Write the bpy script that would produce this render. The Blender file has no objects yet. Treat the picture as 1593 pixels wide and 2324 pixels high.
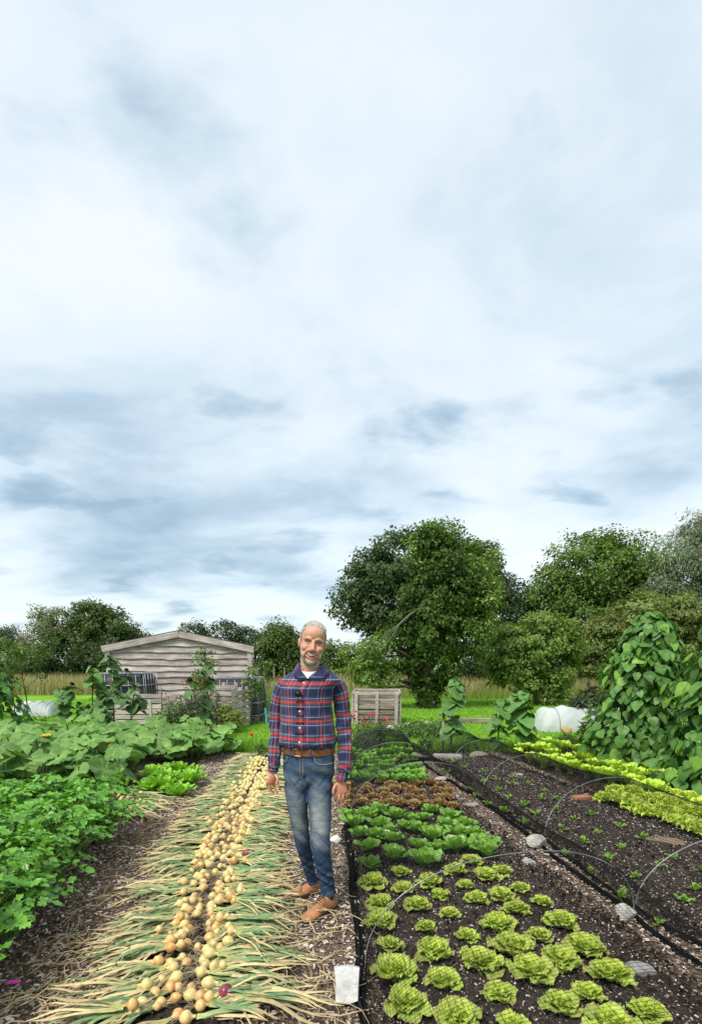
import bpy, math, random
import numpy as np
from mathutils import Matrix, Vector
R = math.radians
rng = np.random.default_rng(7)
random.seed(7)
sc = bpy.context.scene
C = sc.collection

# ---------------------------------------------------------------- camera
CAM_H, PITCH, FPX, CX, CY = 1.58, R(11.26), 1150.0, 796.5, 1726.0      # measured on a 1593 x 2324 copy of the photograph
cam = bpy.data.cameras.new('camera'); cam_o = bpy.data.objects.new('camera', cam); C.objects.link(cam_o)
cam.sensor_fit = 'HORIZONTAL'; cam.sensor_width = 36.0; cam.lens = FPX / 1593 * 36.0
cam.shift_y = (CY - 1162.0) / 1593
cam.clip_start = 0.05; cam.clip_end = 2000
cam_o.location = (0, 0, CAM_H); cam_o.rotation_euler = (math.pi / 2 - PITCH, 0, 0)
sc.camera = cam_o

# ---------------------------------------------------------------- sky, sun, exposure
SUN_EL, SUN_AZ = R(56), R(215)          # azimuth clockwise from +Y: behind the camera, to its left
w = bpy.data.worlds.new('World'); sc.world = w; w.use_nodes = True
nt = w.node_tree; N = nt.nodes; L = nt.links; N.clear()
def wn(t, **k):
    n = N.new(t)
    for a, b in k.items(): setattr(n, a, b)
    return n
out = wn('ShaderNodeOutputWorld'); bg = wn('ShaderNodeBackground'); bg.inputs['Strength'].default_value = 0.1
L.new(bg.outputs[0], out.inputs[0])
sky = wn('ShaderNodeTexSky', sky_type='NISHITA'); sky.sun_disc = False
sky.sun_elevation = SUN_EL; sky.sun_rotation = SUN_AZ
tc = wn('ShaderNodeTexCoord'); sep = wn('ShaderNodeSeparateXYZ'); L.new(tc.outputs['Generated'], sep.inputs[0])
def wm(op, a, b=None):
    n = wn('ShaderNodeMath', operation=op)
    for i, v in enumerate((a, b)):
        if v is None: continue
        if isinstance(v, (int, float)): n.inputs[i].default_value = v
        else: L.new(v, n.inputs[i])
    return n.outputs[0]
zz = wm('ADD', wm('MAXIMUM', sep.outputs[2], 0.0), 0.22)
comb = wn('ShaderNodeCombineXYZ')
L.new(wm('DIVIDE', sep.outputs[0], zz), comb.inputs[0]); L.new(wm('DIVIDE', sep.outputs[1], zz), comb.inputs[1])
def wnoise(scale, detail, rough, dist, off, sx=1.0):
    mp = wn('ShaderNodeMapping'); mp.inputs['Location'].default_value = off; mp.inputs['Scale'].default_value = (sx, 1.0, 1.0)
    L.new(comb.outputs[0], mp.inputs[0])
    n = wn('ShaderNodeTexNoise'); n.inputs['Scale'].default_value = scale; n.inputs['Detail'].default_value = detail
    n.inputs['Roughness'].default_value = rough; n.inputs['Distortion'].default_value = dist
    L.new(mp.outputs[0], n.inputs['Vector']); return n.outputs[0]
n1 = wnoise(0.75, 6, 0.5, 0.35, (0.4, 5.2, 0.0), 0.8)
n2 = wnoise(2.3, 7, 0.55, 0.25, (1.1, 9.3, 0.0), 0.75)
n3 = wnoise(3.4, 5, 0.5, 0.2, (6.2, 3.3, 0.0), 0.7)
puff = wm('MAXIMUM', wm('SUBTRACT', n3, 0.56), 0.0)                      # small darker scud under the main layer
mix = wm('SUBTRACT', wm('ADD', wm('MULTIPLY', n1, 0.60), wm('MULTIPLY', n2, 0.40)), wm('MULTIPLY', puff, 0.8))
ramp = wn('ShaderNodeValToRGB'); L.new(mix, ramp.inputs[0])
el = ramp.color_ramp.elements
SKYK = 0.735
cols = [(0.32, (1.6, 2.25, 2.8)), (0.40, (2.4, 3.05, 3.55)), (0.45, (3.2, 3.8, 4.2)), (0.50, (3.85, 4.3, 4.55)), (0.59, (4.45, 4.65, 4.75))]
el[0].position = cols[0][0]; el[0].color = (*[c * SKYK for c in cols[0][1]], 1)
el[1].position = cols[-1][0]; el[1].color = (*[c * SKYK for c in cols[-1][1]], 1)
for p, c in cols[1:-1]:
    e = el.new(p); e.color = (*[k * SKYK for k in c], 1)
mx = wn('ShaderNodeMixRGB'); mx.inputs[0].default_value = 0.9
L.new(sky.outputs[0], mx.inputs[1]); L.new(ramp.outputs[0], mx.inputs[2]); L.new(mx.outputs[0], bg.inputs[0])

sun = bpy.data.lights.new('sun', 'SUN'); sun.energy = 1.5; sun.angle = R(18); sun.color = (1.0, 0.96, 0.9)
sun_o = bpy.data.objects.new('sun', sun); C.objects.link(sun_o)
sd = Vector((math.sin(SUN_AZ) * math.cos(SUN_EL), math.cos(SUN_AZ) * math.cos(SUN_EL), math.sin(SUN_EL)))
sun_o.rotation_euler = sd.to_track_quat('Z', 'Y').to_euler(); sun_o.location = (0, 0, 20)
vs = sc.view_settings; vs.view_transform = 'Standard'; vs.look = 'None'; vs.exposure = 1.58; vs.gamma = 1.0
vs.use_curve_mapping = False
try:
    sc.cycles.use_denoising = True
    sc.cycles.max_bounces = 6; sc.cycles.transparent_max_bounces = 16
except Exception: pass

# ---------------------------------------------------------------- pixel -> place
def ray(px, py):
    x = (px - CX) / FPX; y = -(py - CY) / FPX
    return np.array((x, math.cos(PITCH) + y * math.sin(PITCH), -math.sin(PITCH) + y * math.cos(PITCH)))
def G(px, py, z=0.0):                     # point on the ground (or at height z) under a pixel
    d = ray(px, py); t = (z - CAM_H) / d[2]; return np.array((0, 0, CAM_H)) + d * t
def PY(px, py, Y):                        # point on the upright plane Y metres away
    d = ray(px, py); return np.array((0, 0, CAM_H)) + d * (Y / d[1])
def r4(zx, zy):                           # helper for positions read off an enlarged crop
    return ((760 + zx / 1.78) * 0.9625, (1720 + zy / 1.78) * 0.9625)

# ---------------------------------------------------------------- mesh helpers
def obj(name, V, F, mat, parent=None, col=None, smooth=True, uvm=None, loc=None):
    V = np.asarray(V, np.float32).reshape(-1, 3)
    Fs = F if isinstance(F, list) and len(F) and isinstance(F[0], np.ndarray) else [np.asarray(F)]
    Fs = [f for f in Fs if len(f)]
    me = bpy.data.meshes.new(name)
    me.vertices.add(len(V)); me.vertices.foreach_set('co', V.ravel())
    loops = np.concatenate([f.ravel() for f in Fs]).astype(np.int32)
    sizes = np.concatenate([np.full(len(f), f.shape[1]) for f in Fs]).astype(np.int32)
    starts = np.concatenate(([0], np.cumsum(sizes)[:-1])).astype(np.int32)
    me.loops.add(len(loops)); me.loops.foreach_set('vertex_index', loops)
    me.polygons.add(len(sizes)); me.polygons.foreach_set('loop_start', starts)
    try: me.polygons.foreach_set('loop_total', sizes)
    except Exception: pass
    me.update(calc_edges=True)
    me.polygons.foreach_set('use_smooth', np.full(len(sizes), bool(smooth)))
    if col is not None:
        col = np.asarray(col, np.float32)
        if col.ndim == 1: col = np.tile(col, (len(V), 1))
        a = me.color_attributes.new('Col', 'FLOAT_COLOR', 'POINT')
        a.data.foreach_set('color', np.concatenate([np.clip(col, 0, 1), np.ones((len(V), 1), np.float32)], 1).astype(np.float32).ravel())
    if uvm is not None:
        a = me.attributes.new('UVM', 'FLOAT_VECTOR', 'POINT')
        uvm = np.asarray(uvm, np.float32); uvm = np.concatenate([uvm, np.zeros((len(V), 1), np.float32)], 1)
        a.data.foreach_set('vector', uvm.ravel())
    me.materials.append(mat)
    o = bpy.data.objects.new(name, me); C.objects.link(o)
    if parent is not None: o.parent = parent
    if loc is not None: o.location = loc
    return o
def tag(o, label, cat, group=None, kind=None):
    o['label'] = label; o['category'] = cat
    if group: o['group'] = group
    if kind: o['kind'] = kind
    return o
def struct(o, label=None):
    o['kind'] = 'structure'
    if label: o['label'] = label
    return o
def thing(name, label, cat, loc=(0, 0, 0), rz=0.0, group=None, s=1.0):
    o = bpy.data.objects.new(name, None); C.objects.link(o); o.empty_display_size = 0.05
    o.location = tuple(float(v) for v in loc); o.rotation_euler = (0, 0, rz); o.scale = (s, s, s)
    return tag(o, label, cat, group)
def dup(root, loc, rz=0.0, s=1.0, label=None, rx=0.0, ry=0.0):
    r = root.copy(); C.objects.link(r)
    r.location = tuple(float(v) for v in loc); r.rotation_euler = (rx, ry, rz)
    r.scale = (s, s, s) if isinstance(s, (int, float)) else s
    if label: r['label'] = label
    for ch in root.children:
        c = ch.copy(); C.objects.link(c); c.parent = r
        for g in ch.children:
            d = g.copy(); C.objects.link(d); d.parent = c
    return r
class Stamp:
    """one prototype thing, moved into place the first time and copied after that"""
    def __init__(s, root): s.root = root; s.used = False
    def put(s, loc, rz=0.0, sc_=1.0, label=None, rx=0.0, ry=0.0):
        if not s.used:
            s.used = True; r = s.root
            r.location = tuple(float(v) for v in loc); r.rotation_euler = (rx, ry, rz)
            r.scale = (sc_, sc_, sc_) if isinstance(sc_, (int, float)) else sc_
            if label: r['label'] = label
            return r
        return dup(s.root, loc, rz, sc_, label, rx, ry)
class MB:
    def __init__(s): s.V = []; s.F = {3: [], 4: []}; s.c = []; s.n = 0; s.u = []
    def add(s, V, F, col=None, uv=None):
        V = np.asarray(V, float).reshape(-1, 3)
        for f in (F if isinstance(F, list) and len(F) and isinstance(F[0], np.ndarray) else [np.asarray(F)]):
            if len(f): s.F[f.shape[1]].append(f + s.n)
        s.V.append(V); s.n += len(V)
        c = np.asarray((0.5, 0.5, 0.5) if col is None else col, float)
        s.c.append(np.tile(c, (len(V), 1)) if c.ndim == 1 else c)
        if uv is not None: s.u.append(uv)
        return s
    def arrays(s):
        F = [np.concatenate(v) for v in s.F.values() if v]
        return np.concatenate(s.V), F, np.concatenate(s.c)
    def obj(s, name, mat, parent=None, smooth=True, loc=None):
        V, F, c = s.arrays()
        return obj(name, V, F, mat, parent, c, smooth, np.concatenate(s.u) if s.u else None, loc)
def box(x0, x1, y0, y1, z0, z1):
    V = np.array([(x, y, z) for z in (z0, z1) for y in (y0, y1) for x in (x0, x1)], float)
    F = np.array([(0, 2, 3, 1), (4, 5, 7, 6), (0, 1, 5, 4), (2, 6, 7, 3), (0, 4, 6, 2), (1, 3, 7, 5)])
    return V, F
def bevbox(sx, sy, sz, b):
    """box of full size sx, sy, sz about the origin with chamfered edges"""
    V = []; 
    h = np.array((sx, sy, sz)) / 2
    idx = {}
    for sx_ in (-1, 1):
        for sy_ in (-1, 1):
            for sz_ in (-1, 1):
                for ax in range(3):
                    p = np.array((sx_, sy_, sz_)) * (h - b); p[ax] = (sx_, sy_, sz_)[ax] * h[ax]
                    idx[(sx_, sy_, sz_, ax)] = len(V); V.append(p)
    q = []; t = []
    for ax in range(3):
        o = [a for a in range(3) if a != ax]
        for s in (-1, 1):
            r = []
            for a, b_ in ((-1, -1), (1, -1), (1, 1), (-1, 1)):
                k = [0, 0, 0]; k[ax] = s; k[o[0]] = a; k[o[1]] = b_; r.append(idx[(*k, ax)])
            q.append(r if (s > 0) == (ax != 1) else r[::-1])
        for a in (-1, 1):
            for b_ in (-1, 1):
                k1 = [0, 0, 0]; k1[o[0]] = a; k1[o[1]] = b_; k1[ax] = -1; k2 = list(k1); k2[ax] = 1
                q.append([idx[(*k1, o[0])], idx[(*k2, o[0])], idx[(*k2, o[1])], idx[(*k1, o[1])]])
    for s in [(a, b_, c) for a in (-1, 1) for b_ in (-1, 1) for c in (-1, 1)]:
        t.append([idx[(*s, 0)], idx[(*s, 1)], idx[(*s, 2)]])
    return np.array(V), [np.array(q), np.array(t)]
def unit(v):
    v = np.asarray(v, float); return v / (np.linalg.norm(v, axis=-1, keepdims=True) + 1e-12)
def tube(P, rad, n=6, cap=True):
    P = np.asarray(P, float); m = len(P); rad = np.broadcast_to(np.asarray(rad, float), (m,))
    T = unit(np.gradient(P, axis=0)); up = np.array((0, 0, 1.0)) if abs(T[0][2]) < .9 else np.array((1.0, 0, 0))
    A = unit(np.cross(T, up)); B = np.cross(T, A)
    a = np.arange(n) / n * 2 * math.pi
    V = P[:, None] + rad[:, None, None] * (np.cos(a)[None, :, None] * A[:, None] + np.sin(a)[None, :, None] * B[:, None])
    i = np.arange(m - 1)[:, None]; j = np.arange(n)[None]; k = (j + 1) % n
    F = np.stack([i * n + j, i * n + k, (i + 1) * n + k, (i + 1) * n + j], -1).reshape(-1, 4)
    V = V.reshape(-1, 3); Fs = [F]
    if cap:
        V = np.concatenate([V, P[:1], P[-1:]]); c0 = len(V) - 2; j = np.arange(n); k = (j + 1) % n
        Fs.append(np.concatenate([np.stack([np.full(n, c0), k, j], -1), np.stack([np.full(n, c0 + 1), (m - 1) * n + j, (m - 1) * n + k], -1)]))
    return V, Fs
def curve(pts, n):
    """smooth curve through points (Catmull-Rom)"""
    p = np.asarray(pts, float); p = np.concatenate([2 * p[:1] - p[1:2], p, 2 * p[-1:] - p[-2:-1]])
    u = np.linspace(0, len(p) - 3 - 1e-9, n); i = u.astype(int); t = (u - i)[:, None]
    a, b, c, d = p[i], p[i + 1], p[i + 2], p[i + 3]
    return .5 * (2 * b + (c - a) * t + (2 * a - 5 * b + 4 * c - d) * t ** 2 + (3 * b - 3 * c + d - a) * t ** 3)
def ellipsoid(c, r, nu=20, nv=12):
    a = np.arange(nu) / nu * 2 * math.pi; b = np.linspace(0, math.pi, nv + 1)[1:-1]
    V = np.stack([np.outer(np.sin(b), np.cos(a)), np.outer(np.sin(b), np.sin(a)), np.outer(np.cos(b), np.ones(nu))], -1).reshape(-1, 3)
    V = np.concatenate([V, [(0, 0, 1), (0, 0, -1)]]); m = nv - 1
    i = np.arange(m - 1)[:, None]; j = np.arange(nu)[None]; k = (j + 1) % nu
    F = np.stack([i * nu + j, (i + 1) * nu + j, (i + 1) * nu + k, i * nu + k], -1).reshape(-1, 4)
    j = np.arange(nu); k = (j + 1) % nu; t0 = m * nu
    T = np.concatenate([np.stack([np.full(nu, t0), j, k], -1), np.stack([np.full(nu, t0 + 1), (m - 1) * nu + k, (m - 1) * nu + j], -1)])
    return V * np.asarray(r) + np.asarray(c), [F, T]
def loft(rings, n=28, cap=True, start=math.pi / 2, power=1.0):
    """rings: (centre, axis_x, axis_y); the seam column is doubled so lengths run on"""
    m = len(rings); a = start + np.arange(n + 1) / n * 2 * math.pi
    c = np.array([r[0] for r in rings]); ax = np.array([r[1] for r in rings]); ay = np.array([r[2] for r in rings])
    ca = np.sign(np.cos(a)) * np.abs(np.cos(a)) ** power; sa = np.sign(np.sin(a)) * np.abs(np.sin(a)) ** power
    V = c[:, None] + ca[None, :, None] * ax[:, None] + sa[None, :, None] * ay[:, None]
    seg = np.linalg.norm(np.diff(V, axis=1), axis=2); u = np.concatenate([np.zeros((m, 1)), np.cumsum(seg, 1)], 1); u -= u[:, n // 2][:, None]
    vl = np.concatenate([[0], np.cumsum(np.linalg.norm(np.diff(c, axis=0), axis=1))])
    uv = np.stack([u, np.repeat(vl[:, None], n + 1, 1)], -1).reshape(-1, 2)
    w_ = n + 1; i = np.arange(m - 1)[:, None]; j = np.arange(n)[None]
    F = np.stack([i * w_ + j, i * w_ + j + 1, (i + 1) * w_ + j + 1, (i + 1) * w_ + j], -1).reshape(-1, 4); Fs = [F]
    V = V.reshape(-1, 3)
    if cap:
        V = np.concatenate([V, c[:1], c[-1:]]); uv = np.concatenate([uv, [[0, 0]], [[0, vl[-1]]]]); c0 = len(V) - 2; j = np.arange(n)
        Fs.append(np.concatenate([np.stack([np.full(n, c0), j + 1, j], -1), np.stack([np.full(n, c0 + 1), (m - 1) * w_ + j, (m - 1) * w_ + j + 1], -1)]))
    return V, Fs, uv
def wob(P, freq, seed=0, k=5):
    g = np.random.default_rng(seed); D = unit(g.normal(size=(k, 3))) * freq * g.uniform(.6, 1.6, (k, 1)); ph = g.uniform(0, 6.28, k)
    return np.sin(np.asarray(P) @ D.T + ph).sum(1) / k
def spread(bV, bF, M, loc):
    """copies of a base mesh: M (n,3,3), loc (n,3)"""
    n = len(loc); V = np.einsum('nij,vj->nvi', M, bV) + loc[:, None]
    F = (bF[None] + (np.arange(n) * len(bV))[:, None, None]).reshape(-1, bF.shape[1])
    return V.reshape(-1, 3), F
def frames(nrm, tan):
    """columns: side, tangent, normal"""
    nrm = unit(nrm); t = unit(tan - nrm * (tan * nrm).sum(-1, keepdims=True)); s = np.cross(t, nrm)
    return np.stack([s, t, nrm], -1)
def place(o, loc, nrm, tan, s=1.0):
    Mx = frames(np.asarray(nrm, float)[None], np.asarray(tan, float)[None])[0] * s
    m = Matrix.Identity(4)
    for i in range(3):
        for j in range(3): m[i][j] = Mx[i][j]
        m[i][3] = loc[i]
    o.matrix_basis = m
def jit(c, a, n, g=None):
    g = g or rng; c = np.asarray(c, float); k = 1 + g.normal(0, a, (n, 1)); h = 1 + g.normal(0, a * .5, (n, 3))
    return np.clip(c * k * h, 0, 1)

# ---------------------------------------------------------------- materials
def mat(name):
    m = bpy.data.materials.new(name); m.use_nodes = True; t = m.node_tree; t.nodes.clear()
    o = t.nodes.new('ShaderNodeOutputMaterial'); p = t.nodes.new('ShaderNodeBsdfPrincipled'); t.links.new(p.outputs[0], o.inputs[0])
    return m, t, p, o
def nnoise(t, scale, detail=4, rough=.55, vec=None, sc3=None, coord='Object'):
    n = t.nodes.new('ShaderNodeTexNoise'); n.inputs['Scale'].default_value = scale; n.inputs['Detail'].default_value = detail; n.inputs['Roughness'].default_value = rough
    if vec is None:
        c = t.nodes.new('ShaderNodeTexCoord'); vec = c.outputs[coord]
    if sc3:
        mp = t.nodes.new('ShaderNodeMapping'); mp.inputs['Scale'].default_value = sc3; t.links.new(vec, mp.inputs[0]); vec = mp.outputs[0]
    t.links.new(vec, n.inputs['Vector']); return n.outputs[0]
def nramp(t, fac, stops, interp='LINEAR'):
    r = t.nodes.new('ShaderNodeValToRGB'); e = r.color_ramp.elements; r.color_ramp.interpolation = interp
    while len(e) < len(stops): e.new(0.5)
    for k, (p, c) in zip(e, sorted(stops, key=lambda s: s[0])): k.position = p; k.color = (*c, 1)
    t.links.new(fac, r.inputs[0]); return r.outputs[0]
def nmix(t, a, b, fac, mode='MIX'):
    m = t.nodes.new('ShaderNodeMixRGB'); m.blend_type = mode
    for i, v in ((0, fac), (1, a), (2, b)):
        if isinstance(v, (int, float)): m.inputs[i].default_value = v
        elif isinstance(v, tuple): m.inputs[i].default_value = (*v, 1)
        else: t.links.new(v, m.inputs[i])
    return m.outputs[0]
def nmath(t, op, a, b=None):
    m = t.nodes.new('ShaderNodeMath'); m.operation = op
    for i, v in enumerate((a, b)):
        if v is None: continue
        if isinstance(v, (int, float)): m.inputs[i].default_value = v
        else: t.links.new(v, m.inputs[i])
    return m.outputs[0]
def nbump(t, p, h, strength, dist):
    b = t.nodes.new('ShaderNodeBump'); b.inputs['Strength'].default_value = strength; b.inputs['Distance'].default_value = dist
    t.links.new(h, b.inputs['Height']); t.links.new(b.outputs[0], p.inputs['Normal'])
def nattr(t, name):
    a = t.nodes.new('ShaderNodeAttribute'); a.attribute_name = name; return a
def objrand(t):
    return t.nodes.new('ShaderNodeObjectInfo').outputs['Random']
def foliage(name, rough, trans, spec=0.4, var=0.25):
    m, t, p, o = mat(name); c = nattr(t, 'Col').outputs['Color']
    v = nmath(t, 'ADD', nmath(t, 'MULTIPLY', objrand(t), var), 1.0 - var / 2)
    cc = t.nodes.new('ShaderNodeCombineColor')
    for i in range(3): t.links.new(v, cc.inputs[i])
    c = nmix(t, c, cc.outputs[0], 1.0, 'MULTIPLY')
    n = nnoise(t, 35.0, 2); c = nmix(t, c, nramp(t, n, [(.3, (.78, .8, .78)), (.7, (1.18, 1.15, 1.1))]), 1.0, 'MULTIPLY')
    t.links.new(c, p.inputs['Base Color']); p.inputs['Roughness'].default_value = rough; p.inputs['Specular IOR Level'].default_value = spec
    tr = t.nodes.new('ShaderNodeBsdfTranslucent'); t.links.new(nmix(t, c, (1.25, 1.3, .6), 1.0, 'MULTIPLY'), tr.inputs[0])
    ms = t.nodes.new('ShaderNodeMixShader'); ms.inputs[0].default_value = trans
    t.links.new(p.outputs[0], ms.inputs[1]); t.links.new(tr.outputs[0], ms.inputs[2]); t.links.new(ms.outputs[0], o.inputs[0])
    return m
LEAF = foliage('leaf', .5, .25); GLOSS = foliage('leaf_glossy', .34, .2, .5); MATTE = foliage('leaf_matte', .62, .28, .3, .5)
TREELEAF = foliage('tree_leaf', .55, .34, .3, 0.0); STRAW = foliage('onion_top', .6, .12, .3, .2)
def plain(name, c, rough=.5, metal=0.0, bump=None, var=.15, spec=.5, scale=30.0):
    m, t, p, o = mat(name); n = nnoise(t, scale, 4)
    k = tuple(x * (1 - var) for x in c); k2 = tuple(min(1, x * (1 + var)) for x in c)
    t.links.new(nramp(t, n, [(.3, k), (.7, k2)]), p.inputs['Base Color']); p.inputs['Roughness'].default_value = rough; p.inputs['Metallic'].default_value = metal
    p.inputs['Specular IOR Level'].default_value = spec
    if bump: nbump(t, p, n, *bump)
    return m
def vcol(name, rough=.6, spec=.4, bump=None, scale=60.0, var=.12):
    m, t, p, o = mat(name); c = nattr(t, 'Col').outputs['Color']; n = nnoise(t, scale, 4)
    c = nmix(t, c, nramp(t, n, [(.3, (1 - var,) * 3), (.7, (1 + var,) * 3)]), 1.0, 'MULTIPLY')
    t.links.new(c, p.inputs['Base Color']); p.inputs['Roughness'].default_value = rough; p.inputs['Specular IOR Level'].default_value = spec
    if bump: nbump(t, p, n, *bump)
    return m
def timber(name, c1, c2, c3, grain=(2.0, 30.0, 30.0)):
    m, t, p, o = mat(name); tcn = t.nodes.new('ShaderNodeTexCoord'); rnd = objrand(t)
    ad = t.nodes.new('ShaderNodeVectorMath'); ad.operation = 'ADD'; cmb = t.nodes.new('ShaderNodeCombineXYZ')
    for i in range(3): t.links.new(nmath(t, 'MULTIPLY', rnd, 37.0 + 11 * i), cmb.inputs[i])
    t.links.new(tcn.outputs['Object'], ad.inputs[0]); t.links.new(cmb.outputs[0], ad.inputs[1])
    g = nnoise(t, 1.0, 6, .65, ad.outputs[0], grain); b = nnoise(t, 2.2, 4, .6, ad.outputs[0])
    c = nramp(t, g, [(.3, c1), (.52, c2), (.72, c3)])
    c = nmix(t, c, nramp(t, b, [(.35, (.72, .7, .7)), (.7, (1.15, 1.12, 1.08))]), 1.0, 'MULTIPLY')
    c = nmix(t, c, nramp(t, rnd, [(0, (.84, .84, .84)), (1, (1.18, 1.14, 1.1))]), 1.0, 'MULTIPLY')
    t.links.new(c, p.inputs['Base Color']); p.inputs['Roughness'].default_value = .85; p.inputs['Specular IOR Level'].default_value = .2
    nbump(t, p, g, .6, .006); return m
WOOD = timber('weathered_timber', (.25, .215, .195), (.48, .43, .40), (.64, .59, .56))
WOOD_D = timber('dark_timber', (.10, .085, .065), (.25, .215, .175), (.42, .375, .32))  # darker tone of the same timber
POLE = timber('pale_pole', (.16, .12, .07), (.36, .29, .19), (.5, .42, .3), (30, 30, 2))
BARK = plain('bark', (.09, .075, .055), .9, 0, (.8, .03), .45, .1, 9.0)
STEEL = plain('galvanised_steel', (.30, .32, .33), .5, .4, None, .1)
BLACKP = plain('black_plastic', (.012, .013, .015), .45, 0, None, .2)
NET = plain('black_net_cord', (.009, .01, .011), .7, 0, None, .2, .2)
HOOP = plain('grey_plastic_hoop', (.24, .25, .25), .4, .2, None, .2)
def stone_mat():
    m, t, p, o = mat('stone'); n = nnoise(t, 14.0, 6, .65); c = nattr(t, 'Col').outputs['Color']
    c = nmix(t, c, nramp(t, n, [(.3, (.65, .63, .58)), (.6, (1.0, 1.0, 1.0)), (.8, (1.12, 1.12, 1.12))]), 1.0, 'MULTIPLY')
    t.links.new(c, p.inputs['Base Color']); p.inputs['Roughness'].default_value = .85; nbump(t, p, n, .7, .02); return m
STONE = stone_mat()
# ================================================================ GROUND
def sheet(name, x0, x1, y0, y1, z, m, nx=2, ny=2, amp=0.0, freq=2.0, seed=0, far_wave=0.0):
    X, Y = np.meshgrid(np.linspace(x0, x1, nx), np.linspace(y0, y1, ny)); 
    k = (Y - y0) / (y1 - y0)
    Y = Y + far_wave * (np.sin(X * 1.7) * .5 + np.sin(X * 4.1 + 1) * .3) * np.where(k > .97, 1, 0)
    V = np.stack([X, Y, np.full_like(X, z)], -1).reshape(-1, 3)
    if amp: V[:, 2] += amp * wob(V, freq, seed)
    i = np.arange(ny - 1)[:, None]; j = np.arange(nx - 1)[None]
    F = np.stack([i * nx + j, i * nx + j + 1, (i + 1) * nx + j + 1, (i + 1) * nx + j], -1).reshape(-1, 4)
    return struct(obj(name, V, F, m))
def ground_mat(name, stops, scale, stops2, scale2, bump=None, rough=.95):
    m, t, p, o = mat(name); n = nnoise(t, scale, 6, .65); n2 = nnoise(t, scale2, 4, .6)
    c = nmix(t, nramp(t, n, stops), nramp(t, n2, stops2), 1.0, 'MULTIPLY')
    t.links.new(c, p.inputs['Base Color']); p.inputs['Roughness'].default_value = rough; p.inputs['Specular IOR Level'].default_value = .15
    if bump: nbump(t, p, n, *bump)
    return m
FIELD = ground_mat('field', [(.3, (.07, .13, .03)), (.7, (.13, .2, .05))], .3, [(.3, (.8,) * 3), (.7, (1.2,) * 3)], .05)
LAWN = ground_mat('mown_grass', [(.3, (.11, .26, .016)), (.55, (.17, .37, .022)), (.75, (.23, .44, .04))], 9.0, [(.3, (.62, .66, .6)), (.7, (1.15, 1.04, 1.15))], .9, (.6, .03))
MEADOWM = ground_mat('meadow_floor', [(.3, (.13, .16, .04)), (.7, (.32, .29, .13))], 1.2, [(.3, (.8,) * 3), (.7, (1.1,) * 3)], .3)
CHIPM = ground_mat('wood_chip', [(.32, (.045, .034, .027)), (.48, (.13, .095, .072)), (.6, (.25, .19, .145)), (.74, (.46, .37, .29))], 55.0, [(.3, (.65, .62, .6)), (.7, (1.2, 1.15, 1.1))], 3.0, (1.0, .02))
SOILM = ground_mat('dark_compost', [(.3, (.022, .017, .0145)), (.55, (.056, .044, .037)), (.78, (.14, .11, .09))], 48.0, [(.3, (.7,) * 3), (.7, (1.25,) * 3)], 4.0, (1.0, .025))
sheet('ground', -400, 400, -30, 700, -.06, FIELD)
sheet('lawn', -60, 60, -8, 25.5, -.03, LAWN, 2, 2)
sheet('meadow', -60, 60, 23.8, 75, -.02, MEADOWM, 2, 2)
path = sheet('path', -7.5, 6.0, -1.0, 8.75, 0.0, CHIPM, 110, 90, .006, 9.0, 3, .12)
path['label'] = 'wood chip path between the vegetable beds'
def bed(name, quad, h, label, seed, nx=30, ny=80, amp=.012):
    q = [np.asarray(p[:2], float) for p in quad]          # near-left, near-right, far-right, far-left
    u, v = np.meshgrid(np.linspace(0, 1, nx), np.linspace(0, 1, ny))
    u = u[..., None]; v = v[..., None]
    P = (q[0] * (1 - u) + q[1] * u) * (1 - v) + (q[3] * (1 - u) + q[2] * u) * v
    P3 = np.concatenate([P, np.zeros_like(u)], -1).reshape(-1, 3)
    e = np.minimum(np.minimum(u, 1 - u) * 6, np.minimum(v, 1 - v) * 25).reshape(-1); e = np.clip(e, 0, 1); e = e * e * (3 - 2 * e)
    P3[:, :2] += (.02 * np.stack([wob(P3, 6, seed + 1), wob(P3, 6, seed + 2)], 1)) * (1 - e[:, None])
    P3[:, 2] = -.012 + (h + .016) * e + amp * e * (wob(P3, 30, seed) + .6 * wob(P3, 75, seed + 9))
    i = np.arange(ny - 1)[:, None]; j = np.arange(nx - 1)[None]
    F = np.stack([i * nx + j, i * nx + j + 1, (i + 1) * nx + j + 1, (i + 1) * nx + j], -1).reshape(-1, 4)
    o = obj(name, P3, F, SOILM); struct(o, label); return o
def inquad(P, q):
    r = np.ones(len(P), bool)
    for a, b in zip(q, q[1:] + q[:1]):
        a, b = np.asarray(a[:2]), np.asarray(b[:2]); r &= ((b[0] - a[0]) * (P[:, 1] - a[1]) - (b[1] - a[1]) * (P[:, 0] - a[0])) > 0
    return r
BED_ON = [(-1.12, 1.2), (-.42, 1.2), (-1.05, 8.2), (-1.7, 8.2)]
BED_N1 = [(.12, .6), (1.95, .6), (.76, 8.7), (-.12, 8.7)]
BED_N2 = [(2.2, .6), (4.0, .6), (2.28, 8.7), (1.12, 8.7)]
BED_LT = [(3.45, 1.5), (5.8, 1.5), (5.2, 8.9), (2.5, 8.9)]
BED_SQ = [(-5.9, 1.0), (-2.0, 1.0), (-2.05, 8.7), (-6.8, 8.7)]
bed('soil_bed', BED_ON, .02, 'dark soil strip under the drying onions', 1)
bed('soil_bed', BED_N1, .03, 'dark compost bed under the netting with lettuces', 2, 40, 140)
bed('soil_bed', BED_N2, .03, 'dark compost bed dotted with seedlings', 3, 40, 140)
bed('soil_bed', BED_LT, .03, 'dark soil bed under bright green lettuces', 4)
bed('soil_bed', BED_SQ, .02, 'dark soil bed under squash and celery', 5)

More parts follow.
